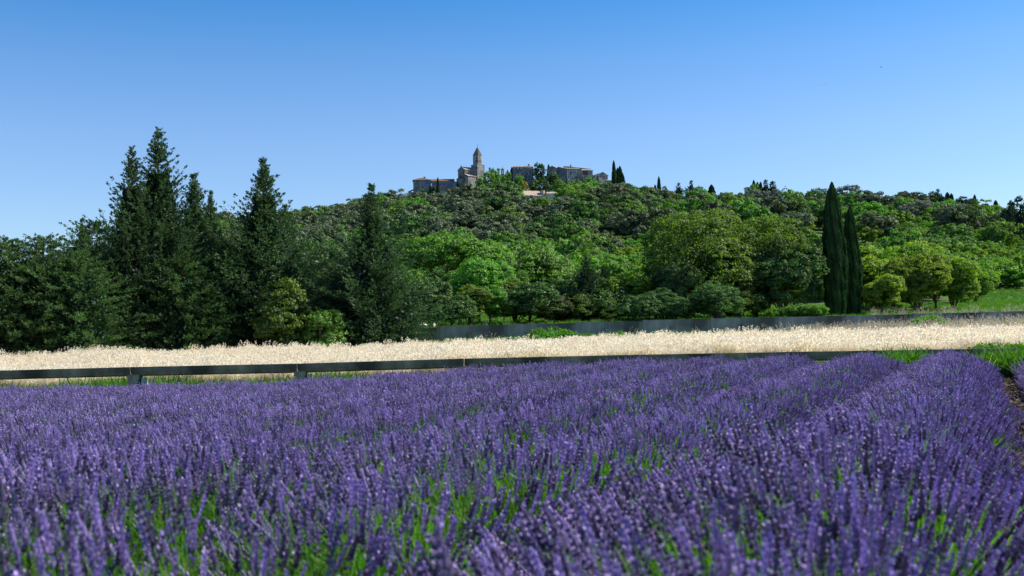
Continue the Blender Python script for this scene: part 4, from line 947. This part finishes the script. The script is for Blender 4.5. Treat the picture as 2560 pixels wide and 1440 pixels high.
# ------------------------------------------------------------------ near irrigation channel on supports
CY_ = 33.3
cx = [P(p, y, CY_).x for p, y in ((0, 927), (338, 917.5), (750, 909), (1280, 893), (1900, 881), (2560, 870.5))]
cz = [P(p, y, CY_).z for p, y in ((0, 927), (338, 917.5), (750, 909), (1280, 893), (1900, 881), (2560, 870.5))]
ir = empty('irrigation_channel', (0, CY_, 0)); tag(ir, 'raised concrete irrigation channel running along the far edge of the lavender', 'irrigation channel')
xj = P(334, 920, CY_).x; seg = P(748, 910, CY_).x - xj
mat_u = M['concrete']
prof_out = [(-.26, .0), (-.25, -.11), (-.20, -.235), (-.10, -.275), (.10, -.275), (.20, -.235), (.25, -.11), (.26, 0.)]
x = xj - seg * 3; k = 0
while x < 24:
    L_len = seg - .035; mb = MB(); pv = []
    outer = [Vector((0, a, b2)) for a, b2 in prof_out]; inner = [Vector((0, a * .8, b2 * .78 + (0 if abs(b2) < .01 else .0))) for a, b2 in prof_out]
    n = len(outer); ring = outer + inner[::-1]
    mb.prism(ring, (L_len, 0, 0))
    # slightly thicker socket rim at both ends
    za = float(np.interp(x, cx, cz)); zb2 = float(np.interp(x + seg, cx, cz)); ang = math.atan2(zb2 - za, seg)
    o = mb.obj('channel_segment', mat_u, ir, (x, 0, za), (0, -ang, 0))
    gz = tz(x, CY_)
    hsup = za - .23 - gz
    sp_ = MB(); sp_.prism([Vector((-.17, -.2, hsup)), Vector((.20, -.2, hsup)), Vector((.15, -.2, hsup - .26)), Vector((-.12, -.2, hsup - .26))], (0, .4, 0))
    sp_.box(-.11, .14, -.16, .16, -.1, hsup - .26)
    sp_.obj('channel_support', mat_u, ir, (x + .03, 0, gz))
    c2 = MB(); c2.box(0, .055, -.22, .22, -.1, hsup - .10); c2.obj('support_lit_side', M['wood_grey'], ir, (x + .27, 0, gz), (0, R(3), 0))  # added pale slab stands in for the support's sunlit side face
    x += seg; k += 1

# ------------------------------------------------------------------ dry grass field, green verges, weeds
def blade_tuft(name, seed, n, hmin, hmax, rad, width, lean, mat, head=None, bend=.25, wind=(.12, 0)):
    rg = np.random.default_rng(seed); Vs = []; Fs = []; Ts = []; b = 0
    for i in range(n):
        a = rg.uniform(0, 6.28); r = rad * math.sqrt(rg.uniform()); h = rg.uniform(hmin, hmax)
        base = np.array([r * cos(a), r * sin(a), 0]); d = np.array([rg.normal() * lean + wind[0], rg.normal() * lean + wind[1], 1.]); d /= np.linalg.norm(d)
        side = np.cross(d, rnd_dir(rg, 1)[0]); side /= np.linalg.norm(side); t = rg.uniform(.1, .9)
        p1 = base + d * h * .55; d2 = d + np.array([d[0] + wind[0], d[1], -.35]) * bend * 2; d2 /= np.linalg.norm(d2); p2 = p1 + d2 * h * .45
        w = width
        Vs += [base - side * w / 2, base + side * w / 2, p1 + side * w * .45, p1 - side * w * .45, p2 + side * w * .12, p2 - side * w * .12]
        Fs += [(b, b + 1, b + 2, b + 3), (b + 3, b + 2, b + 4, b + 5)]; Ts += [t * .5] * 2 + [t * .8] * 2 + [t] * 2; b += 6
        if head:
            for q in range(head[0]):
                c = p2 + d2 * head[2] * (q * .55 - 1) + rg.normal(size=3) * head[1] * .5; dd = unit(d2 + rg.normal(size=3) * .5 + np.array([0, 0, -.2])); s2 = np.cross(dd, rnd_dir(rg, 1)[0]); s2 /= np.linalg.norm(s2)
                l = head[1]; Vs += [c - dd * l, c + s2 * l * .35, c + dd * l, c - s2 * l * .35]; Fs.append((b, b + 1, b + 2, b + 3)); tt_ = rg.uniform(.55, 1); Ts += [tt_] * 4; b += 4
    return np_mesh(name, np.array(Vs), np.array(Fs), mat, np.array(Ts))
wheatV = [blade_tuft('dry_grass_tuft', 200 + i, 34, .70, 1.0, .27, .013, .10, M['wheat'], head=(4, .035, .045), wind=(.13, 0)) for i in range(4)]
rw = np.random.default_rng(31)
n = 17500; u = rw.uniform(-.56, .56, n); yy = np.sqrt(rw.uniform(36.6 ** 2, 63.5 ** 2, n)); xx = u * yy
xx = np.concatenate([xx, rw.uniform(-26, 26, 1500)]); yy = np.concatenate([yy, rw.uniform(36.6, 38, 1500)])
n = len(xx); keep = rw.uniform(0, 1, n) < np.where((yy > 61.5), .5, 1)
xx = xx[keep]; yy = yy[keep]; n = len(xx); zz = terrain(xx, yy)
sc = rw.uniform(.82, 1.12, n) * (1 + .07 * np.sin(xx * .7 + yy * .4) + .05 * np.sin(xx * 2.1)) * np.where(yy < 38, .92, 1.) * np.where(rw.uniform(0, 1, n) < .07, 1.22, 1.)
o = gn_scatter('dry_grass_field', np.stack([xx, yy, zz], -1), np.stack([np.zeros(n), np.zeros(n), rw.uniform(-.7, .7, n)], -1), sc, rw.integers(0, 4, n), wheatV)
tag(o, 'pale cream strip of tall dry grass beyond the irrigation channel', 'dry grass')

grassV = [blade_tuft('grass_tuft', 220 + i, 40, .18, .42, .22, .016, .3, M['grass'], bend=.5, wind=(.05, 0)) for i in range(3)]
def grass_patch(name, label, x, y, s, cat='grass', vs=grassV, lean=.15, seed=1):
    rg = np.random.default_rng(seed); n = len(x); z = terrain(x, y)
    o = gn_scatter(name, np.stack([x, y, z], -1), np.stack([rg.normal(size=n) * lean, rg.normal(size=n) * lean, rg.uniform(0, 6.28, n)], -1), s, rg.integers(0, len(vs), n), vs)
    return tag(o, label, cat)
rg = np.random.default_rng(5)
n = 11000; x = rg.uniform(-22, 20, n); y = rg.uniform(31.6, 38.6, n)
grass_patch('verge_grass', 'green grass growing under and along the irrigation channel', x, y, rg.uniform(.6, 1.3, n) * (1 + .15 * np.sin(x * .9)) * np.where(y > 34.3, np.interp(x, [-6, -3, 9, 12], [1.75, .9, .9, 1.3]), .95))
# tall green clumps between the lavender row ends
n = 260; 
x = np.concatenate([rg.normal(P(2510, 930, 31.5).x, .45, 150), rg.normal(P(2268, 895, 31.8).x, .4, 110)]); y = np.concatenate([rg.normal(30.8, .5, 150), rg.normal(31.9, .25, 110)])
grass_patch('tall_grass_clump', 'lush green grass clumps between the ends of the lavender rows', x, y, rg.uniform(1.5, 2.4, 260))
# green weeds along the foot of the wall
weedV = [single(broadleaf('weed', 240 + i, .9, 1.1, M['grass'], nleaf=420, leaf=.11, bottom=0, clump=.2, lobes=5, core=False), 'weed') for i in range(2)]
xw, yw, sw = [], [], []
for px0, px1, cnt, ya, yb, s0, s1 in [(1060, 1150, 46, 65, 71, .5, 1.0), (1210, 1400, 60, 67, 74, .5, .9), (1330, 1420, 45, 70, 76, .6, 1.3), (1420, 1560, 60, 69, 76, .4, .95), (2285, 2345, 46, 71, 77, .8, 1.5), (2345, 2420, 20, 73, 77, .6, 1.1),
                                  (2120, 2200, 26, 68, 76, .5, .9), (2500, 2700, 36, 73, 77, .6, 1.3), (940, 1000, 26, 62, 66, .4, .7), (2440, 2700, 150, 34.3, 37.5, .5, .9), (2170, 2240, 24, 34.2, 35.5, .35, .6), (2300, 2340, 20, 34.2, 36, .5, .8), (2000, 2140, 22, 34.2, 35.2, .3, .5)]:
    p = rg.uniform(px0, px1, cnt); y = rg.uniform(ya, yb, cnt); xw += list((p - 1280) / FPX * y); yw += list(y); sw += list(rg.uniform(s0, s1, cnt))
grass_patch('weeds', 'leafy green weeds along the wall foot and field edge', np.array(xw), np.array(yw), np.array(sw), 'weeds', weedV, seed=9)
# brown dry grass and oat heads in front of the wall, right hand side thicker
dryV = [blade_tuft('oat_tuft', 260 + i, 16, .55, 1.25, .3, .012, .22, M['drystraw'], head=(5, .04, .06), wind=(.1, 0)) for i in range(3)]
n = 4200; p = rg.uniform(1150, 2800, n); y = rg.uniform(62.5, 77.5, n); keep = rg.uniform(0, 1, n) < np.interp(p, [1150, 1900, 2150, 2560], [.0, .05, .8, 1]); p = p[keep]; y = y[keep]
grass_patch('brown_dry_grass', 'brown and white seed heads of dry grass in front of the concrete wall', (p - 1280) / FPX * y, y, rg.uniform(.55, 1.0, len(p)) * np.interp(p, [2100, 2300], [1, 1.2]), 'dry grass', dryV, lean=.08, seed=10)
n = 110; p = rg.uniform(2180, 2700, n); y = rg.uniform(79.2, 88, n)
grass_patch('seed_heads', 'pale seed heads standing on the grass behind the wall top', (p - 1280) / FPX * y, y, rg.uniform(.4, .75, n), 'dry grass', dryV, lean=.08, seed=11)
# meadow behind the wall
n = 5200; p = rg.uniform(950, 2800, n); y = rg.uniform(79, 138, n); p = np.concatenate([p, rg.uniform(2370, 2800, 2600)]); y = np.concatenate([y, rg.uniform(100, 172, 2600)]); n = len(p)
grass_patch('meadow_grass', 'short green meadow grass behind the concrete wall', (p - 1280) / FPX * y, y, rg.uniform(.6, 1.5, n) * np.where(y < 85, .45, 1), 'grass', grassV, seed=12)
for px, yd, ln in ((2075, 68, 'round'), (2368, 66, 'small')):
    b = P(px, 826, yd); o = MB(); o.tube([(0, 0, -.1), (.1, 0, .28), (.05, 0, .42), (0, 0, .46)], [.32, .34, .22, .05], 10)
    oo = o.obj('clay_pot', M['rust'], None, (b.x, yd, tz(b.x, yd) + .42)); tag(oo, 'rust red clay lump lying in the dry grass near the ' + ('wall middle' if ln == 'round' else 'photo edge'), 'clay lump', None)

# ------------------------------------------------------------------ ladder, stones
ld = empty('ladder', P(1213, 813, 80.5)); tag(ld, 'pale wooden ladder standing behind the concrete wall under the trees', 'ladder'); ld.rotation_euler = (R(-8), R(-4), 0)
for sx in (-.1, .1): MB().box(sx - .012, sx + .012, -.02, .02, -.8, .45).obj('rail', M['wood_grey'], ld)
for z in (-.6, -.35, -.1, .14, .38): MB().box(-.088, .088, -.012, .012, z - .012, z + .012).obj('rung', M['wood_grey'], ld)
for px, w in ((1057, .62), (1084, .28)):
    bm = bmesh.new(); bmesh.ops.create_icosphere(bm, subdivisions=3, radius=1)
    rr = random.Random(px)
    for v in bm.verts: v.co *= 1 + .12 * math.sin(v.co.x * 5 + px) * math.cos(v.co.y * 4 + v.co.z * 3)
    me = bpy.data.meshes.new('boulder'); bm.to_mesh(me); bm.free(); me.materials.append(M['render'])
    p = P(px, 814, 80.6); o = mobj('boulder', me, None, (p.x, p.y, p.z)); o.scale = (w * .5, .4, .22); tag(o, 'flat pale boulder under the small dark tree' if px == 1057 else 'small white stone beside the bare trunk of the small dark tree', 'stone')

# ------------------------------------------------------------------ lavender
def stalk(name, seed, n_st=1, rad=0., fine=True, spl=.105):
    """stems with flower spikes: whorls of calyces with a few open petals"""
    rg = np.random.default_rng(seed); V = []; F = []; T = []; Mi = []; b = 0
    def quad(pts, t, mi):
        nonlocal b
        V.extend(pts); F.append((b, b + 1, b + 2, b + 3)); T.extend([t] * 4); Mi.append(mi); b += 4
    for s in range(n_st):
        a0 = rg.uniform(0, 6.28); r0 = rad * math.sqrt(rg.uniform()); base = np.array([r0 * cos(a0), r0 * sin(a0), 0])
        lean = np.array([rg.normal() * .10, rg.normal() * .10, 1.]); lean /= np.linalg.norm(lean); Ls = rg.uniform(.30, .42) ; e = unit(np.cross(lean, [0.3, 1, 0.1])); g = np.cross(lean, e)
        top = base + lean * Ls; sw = .0016 if fine else .003
        ts = rg.uniform(.2, 1)
        for ax in (e, g): quad([base - ax * sw, base + ax * sw, top + ax * sw, top - ax * sw], ts, 0)
        L = spl * rg.uniform(.75, 1.25); nw = 7 if fine else 5; pt = rg.uniform()
        lean2 = unit(lean + rg.normal(size=3) * .08)
        for k in range(nw):
            f = k / (nw - 1); c = top + lean2 * L * f * 1.0; rw_ = (.0100 if fine else .0110) * (1 - .45 * f ** 2) * (.8 if k == 0 else 1); nf = 6 if fine else 4
            if k == 0 and rg.uniform() < .5: c = top - lean2 * .018
            for q in range(nf):
                an = 2 * pi * (q + .5 * (k % 2)) / nf + rg.uniform(-.2, .2); o = e * cos(an) + g * sin(an); tdir = -e * sin(an) + g * cos(an)
                hl = .0115 if fine else .014; wd = (.0052 if fine else .0070)
                p0 = c - lean2 * hl * .8 + o * rw_ * .3; p1 = c + lean2 * hl + o * rw_ * 1.15; pm = c + lean2 * hl * .15 + o * rw_ * .95
                quad([p0, pm + tdir * wd, p1, pm - tdir * wd], float(np.clip(.22 * rg.uniform() + .75 * pt ** 1.4 + .2 * f - .08, 0, 1)), 1)
                if rg.uniform() < (.12 if fine else .09):
                    pc = c + lean2 * hl * 1.0 + o * rw_ * 1.5; ps = .0048 if fine else .0075
                    quad([pc - tdir * ps, pc - lean2 * ps, pc + tdir * ps, pc + lean2 * ps + o * ps], rg.uniform(0, 1), 2)
        # tip
        c = top + lean2 * (L + .006); w = .004
        quad([c - lean2 * .012, c + e * w, c + lean2 * .007, c - e * w], .5, 1)
    return np_mesh(name, np.array(V), np.array(F), [M['stem'], M['calyx'], M['petal']], np.array(T), Mi)
def leaf_clump(name, seed, n, rad, h, mat):
    return blade_tuft(name, seed, n, h * .55, h, rad, .009, .22, mat, bend=.12, wind=(-.05, 0))
stalkN = [stalk('lavender_stalk', 300 + i, 1) for i in range(8)]
stalkM = [stalk('lavender_tuft_mid', 320 + i, 5, .10) for i in range(5)]
stalkF = [stalk('lavender_tuft_far', 340 + i, 7, .15, fine=False, spl=.09) for i in range(5)]
clumpV = [leaf_clump('lavender_foliage', 360 + i, 34, .10, .36, M['stem']) for i in range(3)] + [leaf_clump('lavender_foliage', 370 + i, 30, .10, .30, M['lavleaf']) for i in range(2)]

# row edges: x at Y=31 and at Y=6 (rows widen and straighten towards the camera)
edges31 = [13.5, 11.25, 9.0]; edges6 = [2.95, -.15, -2.25]
for i in range(11): edges31.append(edges31[-1] - 2.2); edges6.append(edges6[-1] - 2.2)
def edge_x(i, y): return edges31[i] + (edges6[i] - edges31[i]) * (31 - y) / 25.
rows = []
rows.append((lambda y: edge_x(0, y) + 3.5, lambda y: edge_x(0, y) + 5.6, 'next lavender row over, outside the photo edge beyond the soil path'))
rows.append((lambda y: edge_x(0, y) + .62, lambda y: edge_x(0, y) + 2.8, 'lavender row beyond the bare soil path, cut off by the photo edge'))
labs = ['wide purple lavender row beside the bare soil path', 'second lavender row from the soil path, green stems in its near flank', 'third lavender row from the soil path', 'fourth lavender row from the soil path']
for i in range(len(edges31) - 1):
    rows.append(((lambda y, i=i: edge_x(i + 1, y) + (.10 if i < 3 else .02)), (lambda y, i=i: edge_x(i, y) - (.10 if i < 4 else .02)), labs[i] if i < 4 else None))
def vnoise(x, y, s):
    return (np.sin(x * s + 1.7 * np.sin(y * s * .8 + 2)) + np.sin(y * s * 1.2 + 1.3 * np.sin(x * s * .7)) + np.sin((x + y) * s * .6 + 4)) / 3
rl = np.random.default_rng(77)
def clipview(x, y): return (np.abs(x) < .60 * y + 1.6)
greens = [(P(1120, 1165, 10.2).x, 9.2, 1.5, 1.1), (P(560, 1380, 6).x, 5.6, .95, 1.1), (P(250, 1420, 5.5).x, 5.1, .6, .6), (P(1150, 1250, 8).x, 7.9, .45, .7), (P(1650, 1290, 7.2).x, 6.9, .14, .5), (P(1385, 1130, 11.5).x, 10.8, .7, .6), (-1.75, 5.9, .55, .9), (-1.25, 6.3, .6, .6), (P(420, 1290, 7).x, 7.0, .35, .5), (P(2000, 1190, 9).x, 8.6, .22, .22), (P(1650, 1330, 6.5).x, 6.2, .16, .3), (P(90, 1370, 5.6).x, 5.6, .5, .5), (P(1800, 1420, 5.2).x, 5.0, .25, .25), (P(700, 1080, 14).x, 13, .5, .5), (P(1480, 1080, 13).x, 12.4, .4, .6), (P(1180, 1300, 7.3).x, 7, .5, .5), (P(1380, 1390, 5.6).x, 5.2, .3, .25), (P(2120, 1330, 6.6).x, 6.0, .16, .2)]
def green_at(x, y):
    g = np.zeros_like(x)
    for gx, gy, rx, ry in greens: g = np.maximum(g, np.exp(-(((x - gx) / rx) ** 2 + ((y - gy) / ry) ** 2)))
    return g
YEND = 31.2
for ri, (xl, xr, lab) in enumerate(rows):
    root = empty('lavender_row', (0, 0, 0)); 
    tag(root, lab or 'lavender row fused with its neighbours into one purple mass', 'lavender', None if lab else 'fused lavender rows')
    n = 420000 if ri < 6 else 300000
    yv = np.sqrt(rl.uniform(1.6 ** 2, YEND ** 2, n // 8))
    v = rl.uniform(-1, 1, len(yv)); L_ = xl(yv); Rr_ = xr(yv); c = (L_ + Rr_) / 2; hw = (Rr_ - L_) / 2
    wob = .10 * np.sin(yv * 2.1 + ri * 3) + .07 * np.sin(yv * 4.7 + ri)
    xv = c + v * hw * (1 + wob * .5); ok = clipview(xv, yv)
    endround = np.sqrt(np.clip(1 - np.clip((yv - (YEND - 1.0)) / 1.0, 0, 1) ** 2 * .9, 0, 1)); ok &= (np.abs(v) < endround + .05)
    xv, yv, v, hw, c = xv[ok], yv[ok], v[ok], hw[ok], c[ok]
    if len(xv) < 40:
        bpy.data.objects.remove(root); continue
    gz = terrain(xv, yv)
    # crest height 0.70 with bush-to-bush undulation
    und = 1 + .10 * np.sin(yv * 2 * pi / .95 + ri * 2.2) * (1 - .3 * np.abs(v)) + .05 * vnoise(xv, yv, 2.3)
    tall = 1.0 + (.12 if ri == 2 else 0)
    g = green_at(xv, yv); ge = rl.uniform(0, 1, len(xv))
    # lean: fan out from the row's axis and from each bush, plus a light wind to the left
    # row direction (unit) and its right hand normal
    sl_ = (edges31[0] - edges6[0]) / 25.; nx_, ny_ = 1 / math.hypot(1, sl_), -sl_ / math.hypot(1, sl_)
    ph = (yv / .95 + ri * .35) % 1.0 - .5
    lv = v * (1.0 if ri < 5 else .7) - .26 * (1 - np.abs(v)); la = ph * .55
    dx = lv * nx_ + la * sl_ * .7 + rl.normal(size=len(xv)) * .065 - .14; dy = lv * ny_ + la * .7 + rl.normal(size=len(xv)) * .075
    th = np.arctan(np.hypot(dx, dy)); az = np.arctan2(dy, dx)
    surf = ((.64 + .10 * sm(yv, 18, 7)) * (1 - (.78 if ri < 5 else .50) * np.abs(v) ** 2.0)) + rl.normal(size=len(xv)) * .045 * und * tall          # height of the flower tips over the ground
    slen = .44
    zroot = np.maximum(surf - slen * np.cos(th), .02)
    xroot = xv - slen * np.sin(th) * np.cos(az) * .8; yroot = yv - slen * np.sin(th) * np.sin(az) * .8
    dist = np.hypot(xv, yv)
    rot_ = np.stack([np.zeros(len(xv)), th, az], -1)
    pts = np.stack([xroot, yroot, gz + zroot], -1)
    A = rl.uniform(0, 1, len(xv)); area_d = len(xv) / max(1e-6, np.sum(hw * 2) / len(hw) * (YEND - 1.6))   # points per square metre (roughly)
    flank = np.exp(-((v - .62) / .30) ** 2) * np.clip(.35 + .9 * vnoise(xv * 1.3 + ri * 5, yv * 1.1, 1.4), 0, 1) * sm(yv, 17, 9) * (.30 if ri == 2 else .6 if ri == 3 else .45)
    g = np.maximum(g, flank)
    keepg = ge > np.maximum(np.clip(g - flank, 0, 1) * .97, g * .80)
    pn = (dist < 9.0); pm = (dist >= 9.0) & (dist < 16); pf = dist >= 16
    want = np.where(pn, 215., np.where(pm, 58., 58.))
    # local sampling density is proportional to y (sqrt law)
    dens = area_d * (yv * 2 / YEND)
    prob = want / dens
    print('row', ri, 'n', len(xv), 'dens', round(area_d), 'maxprob', round(float(prob.max()), 2))
    sel = (A < prob) & keepg
    fo = []
    for nm, msk, vs in (('flower_spikes', pn, stalkN), ('flower_tufts', pm, stalkM), ('flower_mass', pf, stalkF)):
        k = sel & msk
        if k.sum() < 3: continue
        o = gn_scatter(nm, pts[k], rot_[k], rl.uniform(.78, 1.22, k.sum()) * (1.28 if nm == 'flower_spikes' else .93), rl.integers(0, len(vs), k.sum()), vs, parent=root)
    # extra spikes in the near zone so that it stays dense (sampling limit)
    # foliage under the flowers
    k = (rl.uniform(0, 1, len(xv)) < np.where(dist < 16, 26., 12.) / dens)
    rf = rot_[k].copy(); rf[:, 1] *= .8
    pf_ = np.stack([xroot[k], yroot[k], gz[k] + np.maximum(zroot[k] - .10, 0)], -1)
    o = gn_scatter('foliage', pf_, rf, rl.uniform(.8, 1.1, k.sum()), rl.integers(0, len(clumpV), k.sum()), clumpV, parent=root)
    # the leafy cushion inside
    ys = np.arange(1.0, YEND - .3, .22); vs_ = np.linspace(-1, 1, 9); YY, VV = np.meshgrid(ys, vs_, indexing='ij')
    XL = xl(YY); XR = xr(YY); XX = (XL + XR) / 2 + VV * (XR - XL) / 2 * .86
    ZZ = terrain(XX, YY) + .30 * (1 - VV ** 2 * .95) * (1 + .12 * np.sin(YY * 2 * pi / .95 + ri * 2.2)) * np.clip((YEND - YY) * 1.5, .05, 1) - .01 + rl.uniform(-.02, .02, YY.shape)
    Vv = np.stack([XX, YY, ZZ], -1).reshape(-1, 3); a, b2 = YY.shape; i = np.arange((a - 1) * (b2 - 1)); r_ = i // (b2 - 1); c_ = i % (b2 - 1); q0 = r_ * b2 + c_
    mobj('cushion', np_mesh('cushion', Vv, np.stack([q0, q0 + 1, q0 + b2 + 1, q0 + b2], -1), M['lavleaf'], np.full(len(Vv), .1), smooth=True), root)

# clods and litter on the soil path
peb = []
bm = bmesh.new(); bmesh.ops.create_icosphere(bm, subdivisions=1, radius=.03)
for v_ in bm.verts: v_.co *= random.Random(v_.index).uniform(.7, 1.3)
me = bpy.data.meshes.new('clod'); bm.to_mesh(me); bm.free(); me.materials.append(M['soil'])
litter = np_mesh('litter_leaf', np.array([(-.03, 0, .004), (0, .008, .01), (.03, 0, .004), (0, -.008, .012)]), np.array([(0, 1, 2, 3)]), M['drystraw'], np.full(4, .8))
n = 1400; y = rg.uniform(3, 31, n); x = edge_x(0, y) + rg.uniform(-.1, .8, n)
o = gn_scatter('path_litter', np.stack([x, y, terrain(x, y) + .01], -1), np.stack([rg.normal(size=n) * .3, rg.normal(size=n) * .3, rg.uniform(0, 6.28, n)], -1), rg.uniform(.5, 1.6, n), (rg.uniform(0, 1, n) < .12).astype(int), [me, litter])
tag(o, 'clods of earth and dry bits along the soil path by the lavender', 'clods')

# ------------------------------------------------------------------ bird and contrail
bd = empty('bird', P(2203, 168, 180)); tag(bd, 'small dark bird gliding high in the blue sky', 'bird'); bd.rotation_euler = (0, R(-12), R(20))
mb = MB(); mb.tube([(0, -.16, 0), (0, -.1, .01), (0, .03, .01), (0, .14, 0), (0, .2, 0)], [.012, .04, .045, .02, .03], 8); mb.obj('body', M['bird'], bd)
for s_ in (-1, 1):
    mb = MB(); mb.prism([Vector((s_ * .02, -.07, .01)), Vector((s_ * .18, -.09, .06)), Vector((s_ * .33, .02, .02)), Vector((s_ * .18, .02, .055)), Vector((s_ * .02, .06, .01))], (0, 0, .008)); mb.obj('wing', M['bird'], bd)
p0 = P(2022, 213, 20000); p1 = P(2067, 211, 20000)
mb = MB(); mb.tube([p0, p0.lerp(p1, .5), p1], [1.0, 5.0, 6.5], 8); tag(mb.obj('contrail', M['contrail']), 'short thin white contrail in the upper sky', 'contrail')
